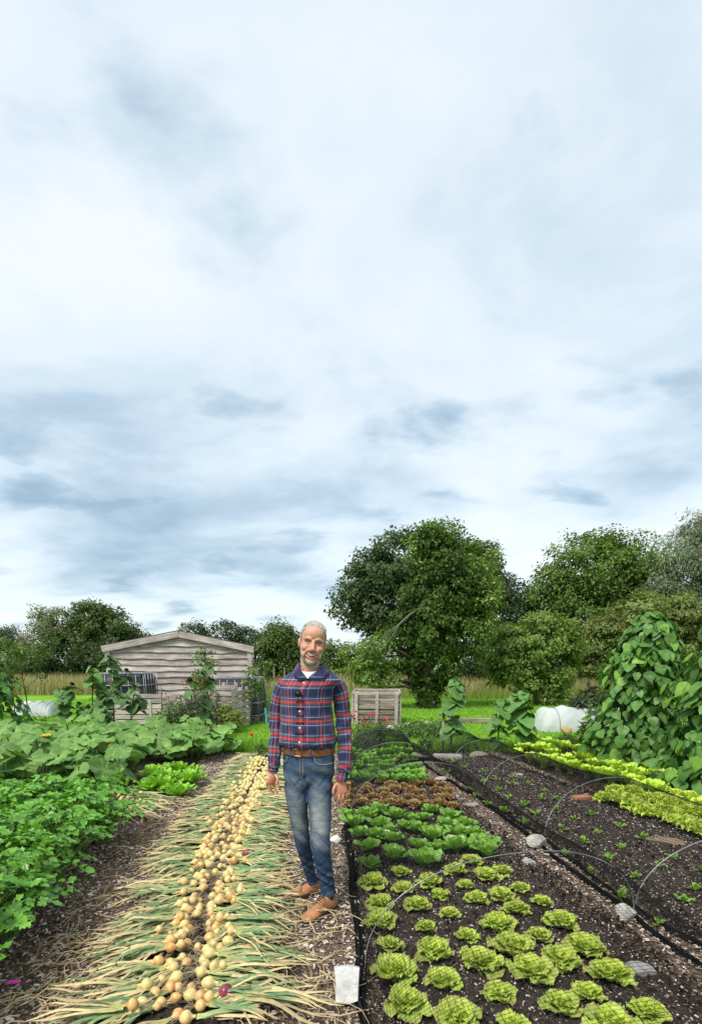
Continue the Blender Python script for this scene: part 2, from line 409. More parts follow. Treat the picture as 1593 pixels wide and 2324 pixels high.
def visible(P, pad=30):
    d = P - np.array((0, 0, CAM_H)); f = d[:, 1] * math.cos(PITCH) - d[:, 2] * math.sin(PITCH); up = d[:, 1] * math.sin(PITCH) + d[:, 2] * math.cos(PITCH)
    x = CX + FPX * d[:, 0] / f; y = CY - FPX * up / f
    return (f > .2) & (x > -pad) & (x < 1593 + pad) & (y < 2324 + pad * 2)
def randrot(n, tilt, g):
    a = g.uniform(0, 6.28, n); nr = unit(np.stack([g.normal(0, tilt, n), g.normal(0, tilt, n), np.ones(n)], 1))
    return frames(nr, np.stack([np.cos(a), np.sin(a), np.zeros(n)], 1))
def scatter_chips(name, n, region, mask, cols, smin, smax, label, cat, thick=.16, z=.008, seed=1, power=1.3):
    g = np.random.default_rng(seed); x0, x1, y0, y1 = region
    P = np.stack([g.uniform(x0, x1, n), y0 + (y1 - y0) * g.uniform(0, 1, n) ** power, np.full(n, z)], 1)
    P = P[mask(P) & visible(P)]; n = len(P); P[:, 2] += g.uniform(-.004, .008, n)
    s = smin + (smax - smin) * g.uniform(0, 1, n) ** 2.2
    bV = np.array([(-.5, -.5, 0), (.42, -.45, 0), (.5, .5, .02), (-.4, .42, 0), (-.36, -.4, 1), (.36, -.3, 1), (.33, .4, .9), (-.3, .3, 1)], float)
    bF = np.array([(4, 5, 6, 7), (0, 1, 5, 4), (1, 2, 6, 5), (2, 3, 7, 6), (3, 0, 4, 7)])
    M = randrot(n, .35, g) * np.stack([s * g.uniform(.3, .6, n), s * g.uniform(.7, 1.3, n), s * thick * g.uniform(.6, 1.5, n)], 1)[:, None, :]
    V, F = spread(bV, bF, M, P)
    cc = np.asarray(cols)[g.integers(0, len(cols), n)] * g.uniform(.6, 1.25, (n, 1))
    o = obj(name, V, F, CHIPV, None, np.repeat(cc, 8, 0), False); tag(o, label, cat, None, 'stuff'); return o
CHIPV = vcol('loose_bits', .9, .15)
def m_path(P):
    r = np.ones(len(P), bool)
    for q in (BED_N1, BED_N2, BED_LT): r &= ~inquad(P, q)
    return r & ~(inquad(P, BED_ON) & (rng.uniform(0, 1, len(P)) < .55)) & (P[:, 0] > -2.4)
WC = [(.56, .46, .37), (.47, .365, .28), (.36, .27, .20), (.26, .19, .145), (.66, .57, .49), (.16, .115, .088), (.10, .072, .056), (.50, .42, .35)]
scatter_chips('wood_chips', 120000, (-3.2, 4.6, 1.5, 8.7), m_path, WC, .009, .036, 'loose pale and brown wood chips covering the paths', 'wood chips')
BITS = [(.34, .26, .20), (.24, .175, .13), (.14, .10, .076), (.44, .36, .29), (.62, .58, .53), (.10, .07, .055)]
scatter_chips('bark_litter', 75000, (-.1, 4.6, 1.5, 8.7), lambda P: inquad(P, BED_N1) | inquad(P, BED_N2), BITS, .004, .019, 'pale wood crumbs lying on the dark beds', 'wood crumbs', .3, .036, 2)
CL = [(.02, .015, .012), (.036, .027, .021), (.062, .047, .037)]
scatter_chips('soil_clods', 60000, (-1.6, 5.4, 1.5, 8.8), lambda P: inquad(P, BED_N1) | inquad(P, BED_N2) | inquad(P, BED_LT) | inquad(P, BED_ON), CL, .008, .034, 'crumbly dark clods of compost on the beds', 'soil clods', .75, .022, 3)

def blades(name, n, x0, x1, y0, y1, hmin, hmax, wd, cols, label, cat, seed, mask=None, lean=.3, z=-.03, power=1.6):
    g = np.random.default_rng(seed); P = np.stack([g.uniform(x0, x1, n), y0 + (y1 - y0) * g.uniform(0, 1, n) ** power, np.full(n, z)], 1)
    ok = visible(P, 60)
    if mask is not None: ok &= mask(P)
    P = P[ok]; n = len(P); h = g.uniform(hmin, hmax, n); a = g.uniform(0, 6.28, n); ww = wd * g.uniform(.6, 1.4, n)
    s = np.stack([np.cos(a), np.sin(a), np.zeros(n)], 1) * ww[:, None]; le = g.normal(0, lean, (n, 2)) * h[:, None]
    tip = P + np.concatenate([le, h[:, None]], 1); mid = P + np.concatenate([le * .3, h[:, None] * .55], 1)
    V = np.stack([P - s, P + s, mid + s * .8, mid - s * .8, tip], 1).reshape(-1, 3); b = np.arange(n)[:, None] * 5
    cc = np.asarray(cols)[g.integers(0, len(cols), n)] * g.uniform(.75, 1.2, (n, 1))
    o = obj(name, V, [b + np.array([[0, 1, 2, 3]]), b + np.array([[3, 2, 4]])], MATTE, None, np.repeat(cc, 5, 0)); tag(o, label, cat, None, 'stuff'); return o
inplot = lambda P: ~((P[:, 0] > -7.3) & (P[:, 0] < 5.9) & (P[:, 1] < 8.7))
blades('lawn_grass', 150000, -11, 12, 8.3, 22, .025, .075, .006, [(.12, .29, .018), (.17, .37, .025), (.22, .43, .035), (.26, .40, .06)], 'short bright green mown grass of the lawn', 'grass', 5, inplot, .5)
blades('verge_grass', 5000, -2.2, 3.2, 8.55, 9.5, .06, .22, .006, [(.12, .27, .02), (.17, .34, .03), (.22, .36, .05)], 'longer tufts of green grass along the far end of the beds', 'grass', 6, None, .35)
MC = [(.44, .38, .19), (.38, .32, .14), (.50, .44, .25), (.25, .27, .08), (.19, .25, .05), (.55, .48, .3)]
blades('meadow_grass', 75000, -26, 26, 23.2, 38, .45, .95, .011, MC, 'tall straw coloured meadow grass beyond the lawn', 'grass', 8, lambda P: rng.uniform(0, 1, len(P)) < .55 + .45 * wob(P, .8, 4), .18, -.02, 1.5)
blades('rough_grass', 9000, -10, 14, 21, 24, .15, .5, .009, [(.2, .29, .05), (.28, .31, .08), (.15, .26, .03), (.34, .31, .12)], 'rough green and tan grass where the lawn meets the meadow', 'grass', 9, None, .25)

# ================================================================ TREES
def crown_mesh(lobes, nclump, nleaf, cr, ll, lw, c1, c2, seed, up=.45, shell=.45, flat=.7, droop=.2, hue=.12, fr=.14):
    g = np.random.default_rng(seed); wts = np.array([l[1][0] * l[1][2] for l in lobes]); k = g.choice(len(lobes), nclump, p=wts / wts.sum())
    c = np.array([l[0] for l in lobes])[k]; r = np.array([l[1] for l in lobes])[k]
    d = unit(g.normal(size=(nclump, 3))); q = shell + (1 - shell) * g.uniform(0, 1, nclump) ** .55; q = np.where(g.uniform(0, 1, nclump) < fr, q * g.uniform(1.02, 1.16, nclump), q)
    cc = c + d * r * q[:, None]; cs = cr * g.uniform(.55, 1.35, nclump)
    nl = np.maximum(4, (nleaf * (cs / cr) ** 2)).astype(int); ci = np.repeat(np.arange(nclump), nl); n = len(ci)
    ou = unit(d * np.array((1, 1, .8)))[ci]
    off = g.normal(size=(n, 3)); off = off / (1 + .25 * np.linalg.norm(off, axis=1, keepdims=True)); off *= cs[ci][:, None] * np.array((.75, .75, .75 * flat))
    P = cc[ci] + off
    nr = unit(ou * .6 + np.array((0, 0, up)) + g.normal(0, .42, (n, 3))); ta = g.normal(size=(n, 3)) + np.array((0, 0, -droop * 2)) + off / (cs[ci][:, None] + 1e-6)
    sz = g.uniform(.65, 1.35, n); M = frames(nr, ta) * np.stack([lw * sz, ll * sz, ll * sz], 1)[:, None, :]
    bV = np.array([(0, 0, 0), (-.5, .45, .1), (0, 1, -.06), (.5, .45, .1)]); bF = np.array([(0, 2, 1), (0, 3, 2)])
    ok = P[:, 2] > .05; P = P[ok]; M = M[ok]; ci = ci[ok]; n = len(P)
    V, F = spread(bV, bF, M, P)
    mixv = np.clip(g.normal(.5, .3, nclump), 0, 1)[ci][:, None] * .7 + g.uniform(0, .3, (n, 1))
    col = np.asarray(c1) * (1 - mixv) + np.asarray(c2) * mixv; col = col * g.uniform(.88, 1.12, (n, 1)) * (1 + g.normal(0, hue, (nclump, 3))[ci] * .35)
    return V, F, np.repeat(col, 4, 0), cc
def limbs(base, top, targets, r0, seed, rt=.012):
    g = np.random.default_rng(seed); mb = MB(); base = np.asarray(base); top = np.asarray(top); H = top - base
    tr = curve([base, base + H * .35 + g.normal(0, .03, 3) * np.linalg.norm(H) * .6, base + H * .7 + g.normal(0, .03, 3) * np.linalg.norm(H) * .6, top], 12)
    rr = r0 * (1 - np.linspace(0, 1, 12) * .88); rr[0] *= 1.35; mb.add(*tube(tr, rr, 8))
    br = MB()
    for p in targets:
        s = np.clip((p[2] - base[2]) / max(H[2], .1) * .75 + g.uniform(-.12, .05), .12, .95); i = int(s * 11); a = tr[i]
        m1 = a * .55 + p * .45 + np.array((0, 0, .12)) * np.linalg.norm(p - a) + g.normal(0, .05, 3) * np.linalg.norm(p - a)
        br.add(*tube(curve([a, m1, p], 6), np.linspace(rr[i] * .45, rt, 6), 5, False))
    return mb, br
def lobes_px(L_, Y, dep=.85):
    r = []
    for cx, cy, rx, ry in L_:
        s = Y / (FPX * ray(cx, cy)[1]); c = PY(cx, cy, Y); k = s * ray(cx, cy)[1] ** 0; r.append((c, np.array((rx * Y / ray(cx, cy)[1] / FPX, min(rx, ry * 1.4) * dep * Y / ray(cx, cy)[1] / FPX, ry * Y / ray(cx, cy)[1] / FPX))))
    return r
def tree(name, label, L_, Y, nclump, nleaf, cr, ll, lw, c1, c2, seed, trunk=None, r0=.2, nb=22, group=None, cat='tree', **kw):
    lb = lobes_px(L_, Y); V, F, col, cc = crown_mesh(lb, nclump, int(nleaf * 1.35), cr, ll * 1.12, lw * 1.2, c1, c2, seed, **kw)
    bx = trunk if trunk is not None else (np.mean([l[0] for l in L_]),)
    base = PY(bx[0], 1500, Y); base[2] = -.06
    topc = max(lb, key=lambda l: l[0][2])[0]; topc = topc + (0, 0, .3)
    t = thing(name, label, cat, base, 0, group)
    obj('crown', V - base, F, TREELEAF, t, col)
    g = np.random.default_rng(seed + 50); idx = g.choice(len(cc), min(nb, len(cc)), False)
    mb, br = limbs(base, topc, cc[idx], r0, seed)
    V1, F1, c1_ = mb.arrays(); tr = obj('trunk', V1 - base, F1, BARK, t)
    V1, F1, c1_ = br.arrays(); obj('limbs', V1 - base, F1, BARK, t)
    return t
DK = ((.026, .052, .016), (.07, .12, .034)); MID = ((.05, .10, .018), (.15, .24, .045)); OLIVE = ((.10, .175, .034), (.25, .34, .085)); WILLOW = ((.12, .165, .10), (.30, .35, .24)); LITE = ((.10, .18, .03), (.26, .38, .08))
tree('oak_tree', 'tall dark spreading tree standing behind the ivy covered apple tree', [(850, 1345, 70, 95), (800, 1372, 48, 62), (900, 1285, 85, 75), (985, 1270, 105, 75), (1065, 1320, 70, 85), (1000, 1380, 100, 80), (870, 1410, 60, 45), (1100, 1290, 32, 55)], 29, 620, 46, .42, .17, .1, (.04, .075, .028), (.12, .18, .068), 11, (945,), .35, 60, shell=.3, fr=.3)
tree('yew_tree', 'dark dense tree between the tall oak and the ash', [(1155, 1400, 62, 90), (1135, 1360, 45, 55), (1190, 1420, 45, 60), (1175, 1480, 70, 70)], 33, 210, 55, .5, .15, .1, *DK, 12, (1160,), .25)
tree('ash_tree', 'large mid green tree with a wide rounded crown behind the elders', [(1330, 1310, 105, 95), (1415, 1285, 85, 72), (1270, 1360, 65, 80), (1465, 1330, 55, 85), (1360, 1400, 120, 80)], 31, 520, 52, .5, .18, .09, (.06, .12, .022), (.19, .29, .055), 13, (1360,), .35, 30)
tree('willow_tree', 'pale grey green willow at the end of the tree line', [(1572, 1280, 75, 105), (1545, 1330, 60, 70), (1620, 1210, 60, 70), (1650, 1320, 80, 120)], 27, 360, 60, .45, .17, .045, *WILLOW, 14, (1600,), .3, 20, droop=.8)
tree('elder_tree', 'round olive green elder standing alone on the lawn edge', [(1205, 1455, 80, 62), (1165, 1480, 60, 60), (1255, 1480, 58, 75), (1210, 1530, 85, 45), (1250, 1575, 42, 30), (1140, 1505, 40, 40)], 18.3, 360, 58, .28, .115, .06, *OLIVE, 15, (1250,), .12, 26, flat=.5)
tree('elder_tree', 'large spreading elder with brownish tips behind the bean wigwams', [(1440, 1420, 95, 75), (1540, 1420, 90, 70), (1375, 1460, 60, 65), (1480, 1480, 120, 70), (1600, 1460, 70, 90), (1350, 1500, 45, 50)], 20.5, 520, 58, .3, .12, .06, (.09, .135, .032), (.24, .29, .085), 16, (1470,), .16, 26, flat=.5)
for k, (cx, rx) in enumerate(((1120, 75), (1260, 90), (1400, 95), (1540, 110))):
    tree('hedge_bush', ['dark hedge bush behind the ivy covered tree', 'dark hedge bush behind the lone elder', 'dark hedge bush behind the bean wigwam', 'dark hedge bush behind the spreading elder'][k], [(cx, 1500, rx, 55), (cx + 20, 1535, rx, 40)], 27.5, 110, 52, .45, .13, .09, (.018, .036, .010), (.052, .09, .024), 20 + k, (cx,), .08, 8, 'bushes in the hedge', 'bush')  # darker greens set these bushes apart from the elders
tree('hawthorn_bush', 'rounded dense hawthorn bush beside the shed', [(630, 1465, 45, 50), (655, 1480, 40, 60), (610, 1500, 38, 45), (635, 1525, 60, 35)], 27, 270, 55, .36, .11, .07, (.04, .075, .014), (.15, .205, .045), 30, (635,), .12, 14, None, 'bush')
for k, (L_, Y, c, lab) in enumerate((([(750, 1490, 42, 35), (735, 1530, 50, 30)], 34, MID, 'mid green bush in the hedge just behind the man'), ([(815, 1500, 50, 45), (790, 1540, 60, 25)], 33, LITE, 'pale green bush in the hedge behind the crate'), ([(880, 1530, 70, 40)], 36, MID, 'low bush in the hedge behind the ivy covered trunk'))):
    tree('hedge_bush', lab, L_, Y, 110, 45, .4, .13, .085, *c, 40 + k, (L_[0][0],), .08, 8, 'bushes in the hedge', 'bush')
tree('far_trees', 'low dark row of trees far behind the shed roof', [(450, 1440, 40, 26), (510, 1440, 40, 28), (560, 1450, 35, 28)], 60, 130, 40, .6, .22, .15, (.035, .062, .026), (.085, .125, .05), 45, (500,), .2, 8)['category'] = 'trees'
tree('birch_tree', 'thin half bare tree in the tree line beside the shed', [(105, 1420, 42, 45), (135, 1430, 40, 50), (90, 1460, 40, 40)], 36, 120, 40, .42, .12, .08, (.10, .13, .055), (.22, .25, .11), 46, (110,), .14, 50)
tree('ash_tree', 'dark rounded tree with pointed top behind the shed roof', [(210, 1410, 45, 45), (255, 1440, 62, 52), (180, 1460, 62, 52), (290, 1460, 40, 50)], 36, 330, 52, .45, .16, .1, (.038, .075, .018), (.12, .18, .045), 47, (220,), .3, 20)
for k, cx in enumerate((20, 130, 240, 330)):
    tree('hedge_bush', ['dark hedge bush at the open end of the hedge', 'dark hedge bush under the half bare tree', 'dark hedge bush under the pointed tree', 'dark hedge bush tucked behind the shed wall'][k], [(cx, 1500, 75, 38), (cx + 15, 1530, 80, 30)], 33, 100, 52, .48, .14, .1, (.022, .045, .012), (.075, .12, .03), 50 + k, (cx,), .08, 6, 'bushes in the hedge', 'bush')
tree('grey_tree', 'small grey green tree at the far end of the hedge', [(15, 1460, 40, 35), (50, 1475, 25, 30)], 45, 90, 40, .5, .16, .09, (.05, .075, .04), (.12, .15, .09), 55, (20,), .15, 8)

# the ivy covered apple tree
base = G(968, 1606); iv = thing('apple_tree', 'old apple tree smothered in ivy with a leaning bare limb', 'tree', base)
Yt = base[1]
ivl = lobes_px([(972, 1562, 34, 34), (983, 1500, 68, 55), (985, 1430, 92, 70), (1000, 1350, 85, 75), (1010, 1280, 72, 65), (985, 1230, 42, 45), (930, 1420, 45, 50), (1055, 1370, 50, 70), (969, 1592, 18, 14)], Yt)
V, F, col, cc = crown_mesh(ivl, 560, 46, .22, .10, .09, (.028, .062, .010), (.10, .175, .028), 60, droop=1.0, shell=.5, up=.25)
obj('ivy', V - base, F, TREELEAF, iv, col)
apl = lobes_px([(1085, 1290, 50, 60), (1100, 1370, 42, 70), (1060, 1440, 52, 60), (860, 1480, 50, 45), (830, 1525, 36, 35), (880, 1450, 36, 30), (990, 1205, 40, 26), (950, 1250, 30, 35), (1095, 1450, 32, 50), (870, 1540, 42, 30)], Yt, 1.0)
V, F, col, cc = crown_mesh(apl, 330, 36, .21, .11, .065, (.085, .155, .028), (.24, .35, .08), 61, droop=.5, shell=.2)
obj('crown', V - base, F, TREELEAF, iv, col)
mb, br = limbs(base, PY(990, 1290, Yt), cc[::9], .26, 62)
V1, F1, _ = mb.arrays(); obj('trunk', V1 - base, F1, BARK, iv)
lm = MB(); lm.add(*tube(curve([PY(985, 1370, Yt), PY(945, 1385, Yt - .6), PY(905, 1418, Yt - 1.15), PY(882, 1436, Yt - 1.2), PY(862, 1458, Yt - 1.1)], 20), np.linspace(.05, .012, 20) , 7))
lm.add(*tube(curve([PY(905, 1420, Yt - 1.3), PY(885, 1452, Yt - 1.4), PY(868, 1475, Yt - 1.4)], 8), np.linspace(.022, .008, 8), 6))
V1, F1, _ = lm.arrays(); obj('bare_limb', V1 - base, F1, plain('grey_bark', (.12, .11, .09), .9, 0, (.6, .02), .3, .1, 9), iv)
V1, F1, _ = br.arrays(); obj('limbs', V1 - base, F1, BARK, iv)
APPLE = plain('apple_skin', (.36, .44, .09), .35, 0, None, .25, .5, 5)
ga = np.random.default_rng(5); ap = None
for k in range(18):
    p = cc[ga.integers(0, len(cc))] + np.array((0, -.35, -.1))
    if ap is None:
        Va, Fa = ellipsoid((0, 0, 0), (.035, .035, .031), 10, 7); Va[:, 2] -= .010 * np.exp(-((Va[:, 0] ** 2 + Va[:, 1] ** 2) / .0002)) * np.sign(Va[:, 2])
        ap = thing('apple', 'small green apple hanging in the ivy covered tree', 'apple', p, 0, 'apples on the tree'); obj('flesh', Va, Fa, APPLE, ap)
        obj('stalk', *tube([(0, 0, .02), (.004, 0, .05)], .002, 5), BARK, ap)
    else: dup(ap, p)

# ================================================================ SHED
SY = 14.3
sp = lambda x, y, Y=SY: PY(x, y, Y)
eL, eR, apx = sp(246, 1472), sp(571, 1472), sp(408, 1438)
shed = thing('timber_shed', 'low gabled shed clad in weathered waney edge boards', 'shed', ((eL[0] + eR[0]) / 2, SY, -.03))
so = np.array(shed.location); SW = (eR[0] - eL[0]) / 2; HE = eL[2]; HA = apx[2]; SD = 5.0
wb = MB(); x0 = SW - .06
wV = np.array([(-x0, .05, 0), (x0, .05, 0), (x0, .05, HE), (0, .05, HA - .06), (-x0, .05, HE), (-x0, SD, 0), (x0, SD, 0), (x0, SD, HE), (0, SD, HA - .06), (-x0, SD, HE)])
obj('wall', wV, [np.array([(0, 5, 9, 4), (1, 2, 7, 6)]), np.array([(0, 4, 3), (0, 3, 1), (1, 3, 2), (5, 6, 8), (5, 8, 9), (6, 7, 8)])], WOOD_D, shed, None, False)
nb_ = 13; zt = HA + .02; step = (zt - .12) / nb_; g = np.random.default_rng(3); shed.rotation_euler = (0, 0, R(10.5))
for k in range(nb_):
    z0 = .12 + k * step; zt_ = z0 + step + .03
    hw = lambda z: x0 if z < HE - .02 else max(.05, x0 * (HA + .0 - z) / (HA - HE + .02))
    n = 40; ph = g.uniform(0, 6.28, 4); a = np.linspace(-1, 1, n)
    wl = hw(z0) - .02; xs = a * wl; waney = .009 * np.sin(xs * 2.1 + ph[0]) + .007 * np.sin(xs * 5.3 + ph[1]) + .006 * np.sin(xs * 11 + ph[2]) - .022 * np.exp(-((xs - g.uniform(-1.5, 1.5)) / .12) ** 2)
    zb = z0 + waney; ztp = np.minimum(zt_, np.where(np.abs(xs) <= hw(zt_), zt_, HE + (HA - HE) * (1 - np.abs(xs) / x0)) + 0)
    ztp = np.maximum(ztp, zb + .02)
    V = np.concatenate([np.stack([xs, np.full(n, -.045), zb], 1), np.stack([xs, np.full(n, .002), ztp], 1), np.stack([xs, np.full(n, .01), zb + .002], 1)])
    j = np.arange(n - 1); F = np.concatenate([np.stack([j, j + 1, n + j + 1, n + j], 1), np.stack([2 * n + j, 2 * n + j + 1, j + 1, j], 1)])
    obj('weatherboard', V, F, WOOD, shed, None, False)
for s in (-1, 1):
    V, F = bevbox(.13, .05, HE - .02, .006); obj('corner_post', V + (s * (SW - .10), -.045, HE / 2), F, WOOD, shed, None, False)
    dx, dz = SW + .02, HA - HE + .01; ln = math.hypot(dx, dz); V, F = bevbox(ln, .045, .165, .006); o = obj('barge_board', V, F, WOOD, shed, None, False)
    o.location = (s * dx / 2, -.085, (HE + HA) / 2 - .0); o.rotation_euler = (0, s * math.atan2(dz, dx), 0)
    V, F = bevbox(ln + .03, SD + .12, .022, .004); o = obj('roof', V, F, plain('dark_roofing', (.06, .06, .065), .8, 0, (.4, .01), .3), shed, None, False)
    o.location = (s * (dx / 2 + .02), SD / 2 - .0, (HE + HA) / 2 + .098); o.rotation_euler = (0, s * math.atan2(dz, dx), 0)
gu = MB(); gu.add(*tube([(SW + .10, -.05, HE - .04), (SW + .10, SD, HE - .04)], .05, 8)); gu.add(*tube([(SW + .06, .05, HE - .05), (SW + .06, .05, .1)], .035, 8)); gu.obj('gutter', BLACKP, shed)

# ================================================================ WATER TANKS
def ibc(name, label, loc, rz):
    t = thing(name, label, 'water tank', loc, rz)
    V, F = bevbox(1.12, .94, .95, .07); obj('bottle', V + (0, 0, .62), F, BLACKP, t)
    V, F = ellipsoid((0, 0, 1.10), (.11, .11, .04), 16, 6); obj('lid', V, F, BLACKP, t)
    for k in range(7):
        x = -.57 + k * .19
        for y in (-.49, .49): obj('cage_bar', *tube([(x, y, .16), (x, y, 1.13)], .008, 6), STEEL, t)
    for k in range(5):
        y = -.4 + k * .2
        for x in (-.585, .585): obj('cage_bar', *tube([(x, y, .16), (x, y, 1.13)], .008, 6), STEEL, t)
    for z in (.18, .5, .82, 1.12):
        obj('cage_rail', *tube([(-.585, -.505, z), (.585, -.505, z), (.6, -.49, z), (.6, .49, z), (.585, .505, z), (-.585, .505, z), (-.6, .49, z), (-.6, -.49, z), (-.585, -.505, z)], .013, 6, False), STEEL, t)
    for y in (-.45, 0, .45):
        V, F = bevbox(1.2, .1, .03, .004); obj('pallet_plank', V + (0, y, .135), F, WOOD_D, t, None, False)
        V, F = bevbox(1.2, .1, .025, .004); obj('pallet_plank', V + (0, y, .013), F, WOOD_D, t, None, False)
        for x in (-.52, 0, .52): V, F = bevbox(.12, .1, .09, .004); obj('pallet_block', V + (x, y, .072), F, WOOD_D, t, None, False)
    return t
p = PY(292, 1600, 13.2); ibc('water_tank', 'caged black water tank half hidden by the dark sunflowers', (p[0], 13.3, .12), R(2))
p = PY(538, 1600, 12.9); ibc('water_tank', 'caged black water tank at the shed corner behind the raised pallet', (p[0], 13.35, .0), R(-3))
def block_pile(loc):
    t = thing('pallet_stand', 'rough timber stand under the water tank by the sunflowers', 'stand', loc)
    for y in (-.4, .4):
        V, F = bevbox(1.2, .12, .15, .01); obj('beam', V + (0, y, .045), F, WOOD_D, t, None, False)
block_pile((PY(292, 1600, 13.2)[0], 13.3, 0))

# ================================================================ PALLETS AND CRATE
def pallet(label, c, width, h, rz, nplank, group=None, z=0.0, wood=None):
    t = thing('pallet', label, 'pallet', (c[0], c[1], z - .03), rz, group); wood = wood or WOOD; g = np.random.default_rng(int(abs(c[0] * 100)) + nplank)
    for k in range(nplank):
        z0 = .05 + (h - .1) * (k + .5) / nplank; V, F = bevbox(width * g.uniform(.985, 1.01), .022, (h - .1) / nplank * g.uniform(.74, .84), .003)
        o = obj('plank', V, F, wood, t, None, False); o.location = (g.normal(0, .008), -.05, z0); o.rotation_euler = (0, g.normal(0, .008), 0)
    for x in (-.47, 0, .47):
        V, F = bevbox(.075, .07, h, .004); obj('batten', V + (x * width, 0, h / 2), F, wood, t, None, False)
    return t
pa = PY(300, 1640, 12.3); pb = PY(395, 1640, 12.2); pc = PY(455, 1640, 12.15)
pallet('grey pallet on edge below the tank with dark sunflowers before it', (PY(318, 1640, 12.3)[0], 12.3), 1.15, .86, R(1), 6)
pallet('grey pallet on edge standing midway before the shed wall', (PY(428, 1640, 12.25)[0], 12.25), 1.15, .84, R(-1), 6)
pallet('taller grey pallet on edge by the shed corner behind red flowers', (PY(512, 1640, 12.0)[0], 12.0), .62, 1.08, R(-4), 7)
pallet('narrow pallet turned end on beside the taller pallet at the shed corner', (PY(540, 1640, 11.9)[0], 12.3), 1.0, .95, R(82), 6)
for k, (x, y, Y, lab) in enumerate(((340, 1590, 12.0, 'thin upright post before the pallets near the dark sunflowers'), (485, 1560, 11.85, 'stout upright post at the end of the taller pallet'))):
    q = PY(x, y, Y); t = thing('fence_post', lab, 'post', (q[0], Y, -.03)); V, F = bevbox(.06 + .03 * k, .06, q[2] + .03, .005); obj('post', V + (0, 0, (q[2] + .03) / 2), F, WOOD, t, None, False)

cp = G(857, 1643); cr_ = thing('compost_crate', 'square compost crate made of old slatted pallets on the lawn', 'crate', (cp[0], cp[1] + .55, -.03), R(-4))
g = np.random.default_rng(8)
for sd_ in range(4):
    a = sd_ * math.pi / 2
    for k in range(6):
        V, F = bevbox(1.13 if sd_ % 2 == 0 else 1.05, .02, .098, .003); o = obj('slat', V, F, WOOD_D if sd_ == 0 else WOOD, cr_, None, False)
        r_ = .56 if sd_ % 2 == 0 else .57; z = .07 + k * .125
        o.location = (math.sin(a) * r_, -math.cos(a) * r_, z + g.normal(0, .004)); o.rotation_euler = (0, g.normal(0, .006), a)
    for x in (-.5, 0.02, .5):
        V, F = bevbox(.085, .045, .80, .004); o = obj('post', V, F, WOOD, cr_, None, False); r_ = .595; o.location = (math.sin(a) * r_ + math.cos(a) * x, -math.cos(a) * r_ + math.sin(a) * x, .4); o.rotation_euler = (0, 0, a)
    V, F = bevbox(1.2, .03, .05, .004); o = obj('top_rail', V, F, WOOD, cr_, None, False); o.location = (math.sin(a) * .575, -math.cos(a) * .575, .80 + .004 * sd_); o.rotation_euler = (0, 0, a)
V, F = bevbox(1.06, 1.06, .36, .05); V[:, 2] += .03 * wob(V, 9, 3); obj('compost', V + (0, 0, .2), F, SOILM, cr_)
# ================================================================ LEAF SHAPES
def bent_leaf(Ln, W, a0, a1, nv, nu, wf, cup=0.0, frill=0.0, fk=9.0, seed=0, twist=0.0):
    """leaf leaving the origin along +Y; a0, a1 = angle above level at base and tip (degrees)"""
    g = np.random.default_rng(seed); t = np.linspace(0, 1, nv + 1); an = np.radians(a0 + (a1 - a0) * t ** .9)
    st = Ln / nv; am = (an[1:] + an[:-1]) / 2
    y = np.concatenate([[0], np.cumsum(np.cos(am) * st)]); z = np.concatenate([[0], np.cumsum(np.sin(am) * st)])
    s = np.linspace(-1, 1, nu + 1); S, T = np.meshgrid(s, t); wd = W * wf(t)[:, None]
    nz = np.cos(an)[:, None]; ny = -np.sin(an)[:, None]; ph = g.uniform(0, 6.28, 3)
    h = cup * W * S ** 2 + frill * np.abs(S) ** 1.6 * np.minimum(T * 2, 1) * (np.sin(fk * T * 6.28 + ph[0] + S * 2) + .6 * np.sin(fk * 1.7 * T * 6.28 + ph[1] - S)) + frill * .5 * (T ** 3) * np.sin(S * 7 + ph[2])
    X = S * wd * (1 + .08 * np.sin(fk * 6.28 * T + ph[2]) * (frill > 0)) + twist * T ** 2 * Ln
    V = np.stack([X, y[:, None] + ny * h, z[:, None] + nz * h], -1).reshape(-1, 3)
    i = np.arange(nv)[:, None]; j = np.arange(nu)[None]; w_ = nu + 1
    F = np.stack([i * w_ + j, i * w_ + j + 1, (i + 1) * w_ + j + 1, (i + 1) * w_ + j], -1).reshape(-1, 4)
    return V, F, S.ravel(), T.ravel()
def rot(V, rx=0.0, rz=0.0):
    c, s = math.cos(rx), math.sin(rx); V = V @ np.array([[1, 0, 0], [0, c, s], [0, -s, c]])
    c, s = math.cos(rz), math.sin(rz); return V @ np.array([[c, s, 0], [-s, c, 0], [0, 0, 1]])
def mixc(a, b, k):
    k = np.asarray(k)[:, None]; return np.asarray(a) * (1 - k) + np.asarray(b) * k
ovate = lambda t: np.sin(math.pi * np.clip(t, 0, 1) ** .75) ** .8 * (1 - .15 * t) + .02
obov = lambda t: .12 + .88 * np.sin(math.pi * (.08 + .86 * np.clip(t, 0, 1) ** 1.5)) ** .7
